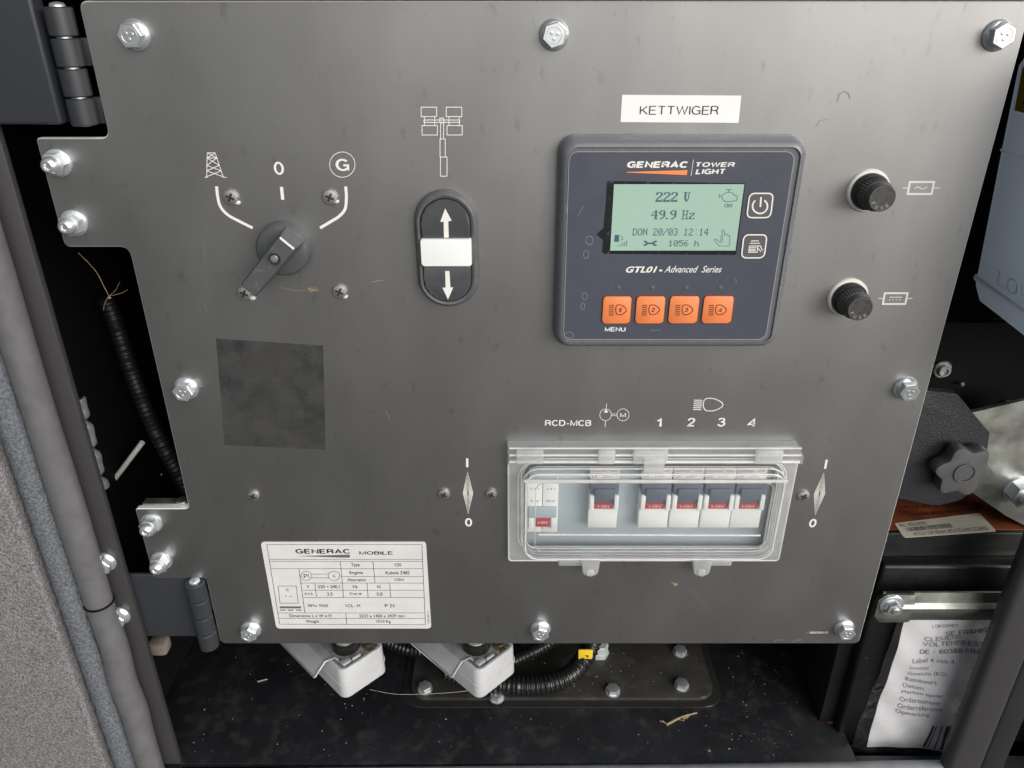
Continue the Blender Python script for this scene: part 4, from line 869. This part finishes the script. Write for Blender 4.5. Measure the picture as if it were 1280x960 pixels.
b = new(); a = Vector(fl3(731, 809, -440)); box(b, a.x - 5.4, a.x + 5.4, a.y - 7, a.y - 5.5, a.z - 5, a.z + 4, .5); yt = obj('cable_tag', b, M['yellow']); tag(yt, 'small yellow cable tag on conduit under the panel edge', 'tag')
text('tag_digit', '1', None, 0, M['ink'], yt, mapf=lambda u, v: (a.x - 1.5 + 4 * u, a.y - 7.1, a.z - 3 + 2.2 * v), bold=.02)
a = Vector(fl3(750, 822, PZt)); b = new(); lathe(b, [(7.5, 0), (7.5, 3), (6.5, 3.2), (6.5, 10), (6, 11), (1, 11.4)], (a.x, a.y + 4, PZt), 'Z', 6); tag(obj('cable_gland', b, M['insert']), 'pale cable gland nut beside the yellow tag', 'cable gland')
# loose dirt
b = new()
for k in range(210):
    x, y = (random.uniform(215, 1010), random.uniform(808, 950)) if random.random() < .75 else (random.gauss(960, 40), random.uniform(830, 950))
    X, Y = onf(x, y); s = random.uniform(.12, .5) * (1.7 if random.random() < .08 else 1)
    if not (-235 < X < 234) or Y < -1: continue
    if X > c0[0] - 7 and X < c1[0] + 7 and Y > c0[1] - 7: continue
    bmesh.ops.create_icosphere(b, subdivisions=1, radius=s, matrix=Matrix.Translation((X, Y, FZ + s * .3)) @ Matrix.Diagonal((random.uniform(.6, 1.5), random.uniform(.6, 1.5), .5, 1)))
for k in range(45):
    x, y = random.uniform(640, 880), random.uniform(812, 866); X, Y = onf(x, y, PZt); s = random.uniform(.2, .5)
    bmesh.ops.create_icosphere(b, subdivisions=1, radius=s, matrix=Matrix.Translation((X, Y, PZt + s * .3)))
tag(obj('grit', b, M['grit']), 'pale grit and dust flakes scattered on the black cabinet floor', 'grit', kind='stuff')
b = new(); p0 = Vector(fl3(833, 906, FZ + 1)); p1 = Vector(fl3(871, 891, FZ + 1)); tube(b, spline([p0, (p0 + p1) / 2 + Vector((0, 0, 2)), p1], 5), [.9] * 5 + [.6] * 6, 6)
for k in range(9):
    t = random.random(); p = p0 + (p1 - p0) * t; tube(b, [p, p + Vector((random.uniform(-6, 6), random.uniform(-4, 4), random.uniform(0, 2)))], .35, 5)
tag(obj('dry_twig', b, M['straw']), 'tan dry twig lying on the floor in front of the cover plate', 'twig')
b = new(); tube(b, [fl3(322, 852, FZ + .6), fl3(334, 849, FZ + .6)], .55, 5); tag(obj('dry_twig', b, M['grit']), 'tiny pale splinter on the dark floor left of the connectors', 'twig')
b = new(); tube(b, spline([fl3(462, 862, FZ + 2), fl3(500, 868, FZ + 5), fl3(560, 866, FZ + 6), fl3(600, 862, FZ + 8), fl3(640, 862, FZ + 9)], 8), .13, 4); tag(obj('cobweb_thread', b, M['web']), 'fine cobweb thread stretched between the connector housings', 'cobweb')
b = new()
for (x, y, r) in ((1036, 899, 3.4), (1015, 852, 2.0), (1030, 893, 2.2)):
    X, Y = onf(x, y); bmesh.ops.create_circle(b, cap_ends=True, segments=11, radius=r, matrix=Matrix.Translation((X, Y, FZ + .08)) @ Matrix.Diagonal((.8, 1.3, 1, 1)))
obj('rust_stain', b, M['rust'], floor, smooth=0)
b = new(); box(b, -262, -249, 46, 58, -423, -411, 3); tag(obj('ground_patch', b, M['tan']), 'small tan block standing in for ground seen below the lower hinge bracket', 'ground patch')  # block added in place of pale ground showing through a gap

# ------------------------------------------------------------------ right side: tank
tk = thing('coolant_tank', 'grey blue plastic tank with LOW mark at the right edge', 'tank', (300, 20, -160))
def xoff(z): return -10 * max(0, z + 139) / 104
def tank_loop(z, d, xo=0):
    xo = xoff(z)
    pts = roundpoly([(262 + d + xo, 62 - d), (252 + d + xo, -60 + d), (370 - d, -60 + d), (370 - d, 62 - d)], 12, 6); return [(p[0], p[1], z) for p in pts]
b = new(); loft(b, [tank_loop(-160, 22), tank_loop(-158, 10), tank_loop(-153, 3), tank_loop(-146, .5), tank_loop(-143, 0), tank_loop(-142, -1.1), tank_loop(-140.6, -1.1), tank_loop(-139.5, 0), tank_loop(-72, .5, 1.5), tank_loop(-71, -.3, 1.5), tank_loop(-70, .5, 1.5), tank_loop(-30, 1, 3), tank_loop(-18, 5, 5), tank_loop(-12, 14, 8)]); obj('body', b, M['tank'], tk)
def tface(s, z, off=.4): # point on the tank's left face: s from back (0) to front (1)
    return (262 - 10 * s - off + xoff(z), 62 - 122 * s, z)
text('raised_text', 'LOW', None, 0, M['tank2'], tk, mapf=lambda u, v: tface(.24 + .30 * u, -137 + 9 * v), bold=.0, space=1.3, thick=1.2)
b = new(); vs = [tface(s, z, .6) for s, z in ((.13, -50), (.5, -50), (.5, -30), (.13, -30))]; b.faces.new([b.verts.new((v[0] - .4, v[1], v[2])) for v in vs]); st = obj('warning_sticker', b, M['yellow'], tk, smooth=0)
b = new()
for (s, z) in ((.2, -36), (.3, -42), (.2, -45), (.4, -37)):
    bmesh.ops.create_icosphere(b, subdivisions=1, radius=1.6, matrix=Matrix.Translation(Vector(tface(s, z, .2)) + Vector((-.8, 0, 0))) @ Matrix.Diagonal((.2, 1, 1, 1)))
obj('warning_print', b, M['ink'], st)
# tank support, cavity bolts, cable
b = new(); A = q(1256, 412, 90); box(b, A[0] - 6, A[0] + 26, 88, 96, A[2] - 46, A[2] + 6, 1); box(b, A[0] - 26, A[0] - 4, 84, 94, A[2] - 42, A[2] - 31, 2); box(b, A[0] - 10, A[0] + 32, 80, 98, A[2] - 50, A[2] - 38, 1.5)
tag(obj('tank_bracket', b, M['knob']), 'dark grey bracket in shadow below the plastic tank', 'bracket')
b = new(); tube(b, spline([q(1217, 450, 100), q(1232, 440, 98), q(1250, 424, 96)], 5), .7, 6); tag(obj('thin_cable', b, M['conduit']), 'thin black cable running up to the tank bracket', 'cable')
wallp = thing('bracket_bolt', 'round zinc bolt in the dark gap right of the panel edge', 'bolt', q(1177, 461, 60)); A = q(1177, 461, 60)
b = new(); lathe(b, [(5.6, 0), (5.6, 1.2), (5.0, 1.8)], A, n=28); obj('washer', b, M['zinc2'], wallp)
b = new(); lathe(b, [(3.8, 1.6), (3.7, 4.2), (3.2, 4.6), (2.2, 4.6), (2.0, 3.2)], A, n=24); obj('socket_head', b, M['steel'], wallp)
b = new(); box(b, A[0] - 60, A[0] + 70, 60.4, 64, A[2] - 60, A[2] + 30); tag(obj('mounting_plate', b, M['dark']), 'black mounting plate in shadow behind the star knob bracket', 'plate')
b = new(); A = q(1259, 503, 58); lathe(b, [(1.6, 0), (1.5, 1.4), (.6, 2)], A, n=14); tag(obj('rivet', b, M['zinc']), 'small pale rivet above the galvanised plate', 'rivet')
b = new(); A = q(1201, 479, 58); lathe(b, [(1.4, 0), (1.3, 2), (.6, 2.6)], A, n=14); tag(obj('rivet', b, M['zinc2']), 'small dim stud below the round bolt in dark gap', 'rivet')
# bracket, knob, galvanised plate
BYk = 26
b = new(); prism(b, roundpoly([P(1100, 482, BYk), P(1196, 492, BYk), P(1237, 541, BYk), P(1232, 575, BYk), P(1205, 624, BYk), P(1172, 632, BYk), P(1080, 615, BYk)], [1, 4, 2, 3, 5, 6, 1]), BYk, BYk + 5, .8, 2)
tag(obj('charcoal_bracket', b, M['bracket']), 'textured charcoal bracket plate behind the star knob', 'bracket')
b = new(); prism(b, roundpoly([P(1180, 524, 34), P(1300, 496, 34), P(1310, 672, 34), P(1258, 645, 34), P(1210, 612, 34)], [1, 1, 1, 8, 8]), 34, 37, .4, 1)
gp = tag(obj('galvanised_plate', b, M['zinc2']), 'dull galvanised plate behind the charcoal bracket at right', 'plate')
A = q(1272, 612, 34); b = new(); lathe(b, [(9, 0), (9, 1.5)], A, n=28); obj('washer', b, M['zinc'], gp)
b = new(); prism(b, [(A[0] + p[0], A[2] + p[1]) for p in hexp(8, 10)], 25, 32.4, .7); obj('nut', b, M['zinc'], gp)
b = new(); lathe(b, [(4.2, 8), (4.2, 26), (3.6, 27)], A, n=20); obj('threaded_stud', b, M['zinc'], gp)
kx, kz = P(1206, 591, 14); kn = thing('star_knob', 'dark grey six lobed star knob on the charcoal bracket', 'knob', (kx, 14, kz))
def star(r, d, y, n=72): return [(kx + (r + d * math.cos(6 * 2 * PI * i / n + .6)) * math.cos(2 * PI * i / n), y, kz + (r + d * math.cos(6 * 2 * PI * i / n + .6)) * math.sin(2 * PI * i / n)) for i in range(n)]
b = new(); loft(b, [star(11, 0, 25.8), star(11, 0, 22), star(14.2, 2.0, 23), star(15.2, 2.1, 22), star(15.2, 2.1, 15.4), star(14.7, 2.0, 14.3), star(13.4, 1.8, 14)]); obj('grip', b, M['knob'], kn, smooth=45)
b = new(); ringprism(b, circ(kx, kz, 6.4), circ(kx, kz, 5.3), 13.1, 14.1); obj('cap_ring', b, M['swring'], kn)
b = new(); lathe(b, [(5.1, .0), (5.0, .3), (1, .45)], (kx, 14, kz), n=28); obj('centre_cap', b, M['knob'], kn)

# ------------------------------------------------------------------ battery
BT = -300.0
bt = thing('battery', 'black battery with orange top label and barcode sticker at right', 'battery', (290, 70, -480))
b = new(); box(b, 222, 380, 30, 150, -480, BT, 1.5); obj('case', b, M['batt'], bt)
b = new(); box(b, 232, 380, 20, 30.5, -480, -318, 2.5, 3); obj('case_ledge', b, M['batt'], bt)
b = new(); box(b, 226, 380, 33, 120, BT, BT + .5); obj('orange_label', b, M['battlabel'], bt)
def top(x, y): return PF(x, y, BT + .8)
Q = [top(1118, 654), top(1224, 641), top(1246, 664), top(1130, 672)]
b = new(); prism_z(b, roundpoly(Q, 2), BT + .55, BT + .8); st = obj('barcode_sticker', b, M['cream'], bt)
def bil(u, v, z=BT + .95):
    a = Vector(Q[3]) * (1 - u) + Vector(Q[2]) * u; c_ = Vector(Q[0]) * (1 - u) + Vector(Q[1]) * u; p = a * (1 - v) + c_ * v; return (p.x, p.y, z)
text('sticker_text', 'PEL BS4A002', None, 0, M['ink2'], st, mapf=lambda u, v: bil(.04 + .30 * u, .68 + .22 * v), bold=0)
text('sticker_text', 'ACCU 12V 45AH 187x175x190 COARSE', None, 0, M['ink2'], st, mapf=lambda u, v: bil(.12 + .82 * u, .08 + .2 * v), bold=0)
b = new(); u = .08
while u < .58:
    w0 = random.choice((.004, .008, .013)); b.faces.new([b.verts.new(bil(*p)) for p in ((u, .36), (u + w0, .36), (u + w0, .62), (u, .62))]); u += w0 + random.choice((.006, .009, .013))
obj('barcode', b, M['ink2'], st, smooth=0)
for s, (xa, ya, xb, yb) in (('NO LEAD ACID STORAGE', (1128, 640, 1230, 630)), ('WARNING BATTERIE', (1140, 650, 1228, 636))):
    A0, A1 = top(xa, ya - 4), top(xb, yb + 2)
    text('label_text', s, None, 0, M['ink'], bt, mapf=lambda u, v: (A0[0] + (A1[0] - A0[0]) * u, A0[1] + (A1[1] - A0[1]) * u + 4 * v, BT + .7), bold=.01)
# hold-down strap
SYp = 8
A, B_ = P(1097, 741, SYp), P(1290, 775, SYp)
hd = thing('hold_down_strap', 'zinc plated battery strap with washer and bolt above the envelope', 'strap', (A[0] + 50, SYp, B_[1]))
zt_, zb_ = A[1], P(1100, 775, SYp)[1]; x0_ = P(1100, 758, SYp)[0]; zc = (zt_ + zb_) / 2
loops = []
for x in (x0_, 380): loops.append([(x, SYp + y, z) for y, z in ((0, zb_), (-1.2, zc - 6), (-1.2, zc - 4), (-4, zc - 1), (-4, zc + 1.6), (-1.2, zc + 4), (0, zt_), (1.5, zt_), (1.5, zb_))])
b = new(); loft(b, loops); obj('bar', b, M['zinc2'], hd, smooth=20)
b = new(); prism(b, roundpoly([(x0_ - 3, zb_ + 5), (x0_ + 1, zb_), (x0_ + 20, zb_), (x0_ + 20, zt_), (x0_ + 1, zt_), (x0_ - 3, zt_ - 4)], 1.5), SYp - 2.0, SYp + 1.2, .3); obj('bar_end', b, M['zinc2'], hd)
X, Z = P(1115, 757, SYp - 3); b = new(); lathe(b, [(7.4, 0), (7.4, 1.2), (6.6, 1.6)], (X, SYp - 2.1, Z), n=32); obj('washer', b, M['zinc'], hd)
b = new(); prism(b, [(X + p[0], Z + p[1]) for p in hexp(4.8, 20)], SYp - 7.6, SYp - 3.5, .5); obj('nut', b, M['zinc'], hd)
b = new(); lathe(b, [(2.6, 5.2), (2.5, 8.4), (1.8, 9)], (X, SYp, Z), n=18); obj('threaded_stud', b, M['steel'], hd)
# envelope: clear pouch with a printed sheet, creased
EY = 12
def wrinkle(X, Z, off=0): return EY + 1.8 * math.sin(X * .045 + Z * .02) + .8 * math.sin(X * .11 - Z * .07) + .4 * math.sin(X * .23 + Z * .19) + off
def sheet(name, qd, m, parent, off, nu=40, nv=56, thick=.25):
    b = new(); loops = []
    grid = []
    for s in ((0, 1) if thick else (0,)):
        g = []
        for j in range(nv + 1):
            row = []
            for i in range(nu + 1):
                u_, v_ = i / nu, j / nv; a = Vector(qd[0]) * (1 - u_) + Vector(qd[1]) * u_; c_ = Vector(qd[3]) * (1 - u_) + Vector(qd[2]) * u_; p = a * (1 - v_) + c_ * v_
                row.append(b.verts.new((p.x, wrinkle(p.x, p.y, off + s * thick), p.y)))
            g.append(row)
        grid.append(g)
        for j in range(nv):
            for i in range(nu): b.faces.new((g[j][i], g[j][i + 1], g[j + 1][i + 1], g[j + 1][i]))
    bmesh.ops.recalc_face_normals(b, faces=b.faces[:])
    return obj(name, b, m, parent, smooth=80)
ev = thing('shipping_envelope', 'clear pouch with a creased white shipping sheet under the battery strap', 'envelope', (255, EY, -476))
pq = [P(1131, 772, EY), P(1262, 772, EY), P(1240, 936, EY), P(1084, 935, EY)]
sheet('printed_sheet', pq, M['paper'], ev, 0)
fq = [P(1122, 770, EY), P(1268, 770, EY), P(1244, 946, EY), P(1062, 940, EY)]
sheet('clear_pouch', fq, M['film'], ev, -1.6, thick=0)
def ep(x, y, off=-.25): X, Z = P(960 + x / 4, 720 + y / 4, EY); return (X, wrinkle(X, Z, off), Z)
for s, bx, sl_, bd in (('LOKADRES', (812, 228, 944, 245), 0, -.01), ('SE FRANKE', (882, 264, 1112, 290), -6, .004), ('CLEMENS', (772, 288, 968, 312), 4, .0), ('VOLTENSEESTR', (764, 318, 1110, 344), 14, .008), ('DE - 60388 FRAN', (752, 356, 1090, 382), 4, .012), ('Label 4 von 4', (715, 404, 925, 428), 8, .0), ('Inventar', (705, 442, 805, 460), 6, -.005),
                       ('Gewicht (KG)', (697, 472, 890, 496), 2, 0), ('Rembours', (687, 506, 835, 528), 8, 0), ('Datum', (676, 540, 772, 560), 8, 0), ('Merken epster', (668, 572, 868, 594), 4, 0), ('Ordernummer', (658, 604, 856, 628), 6, 0), ('Orderreferentie', (648, 638, 864, 662), 8, 0), ('Opmerking', (638, 668, 800, 694), 8, 0),
                       ('6.1', (1012, 444, 1046, 462), 0, 0), ('10', (1002, 478, 1034, 496), 0, 0), ('€ 0', (988, 510, 1026, 530), 0, 0), ('20', (980, 542, 1010, 560), 0, 0), ('77', (958, 608, 990, 626), 0, 0), ('F2', (944, 642, 976, 662), 0, 0), ('F1', (932, 676, 962, 696), 0, 0)):
    text('sheet_text', s, None, 0, M['ink3'], ev, mapf=lambda u, v: ep(bx[0] + (bx[2] - bx[0]) * u, bx[3] + sl_ * (u - .5) - (bx[3] - bx[1]) * v), bold=bd)
for (xt, xb, wd) in ((818, 772, 12), (838, 792, 5), (868, 822, 6), (892, 850, 14), (908, 872, 5), (926, 890, 9)):
    b = new(); g = [[b.verts.new(ep(xt + (xb - xt) * k / 8 + s * wd, 744 + 112 * k / 8)) for s in (0, 1)] for k in range(9)]
    for r0, r1 in zip(g, g[1:]): b.faces.new((r0[0], r0[1], r1[1], r1[0]))
    obj('barcode_bar', b, M['ink'], ev, smooth=0)
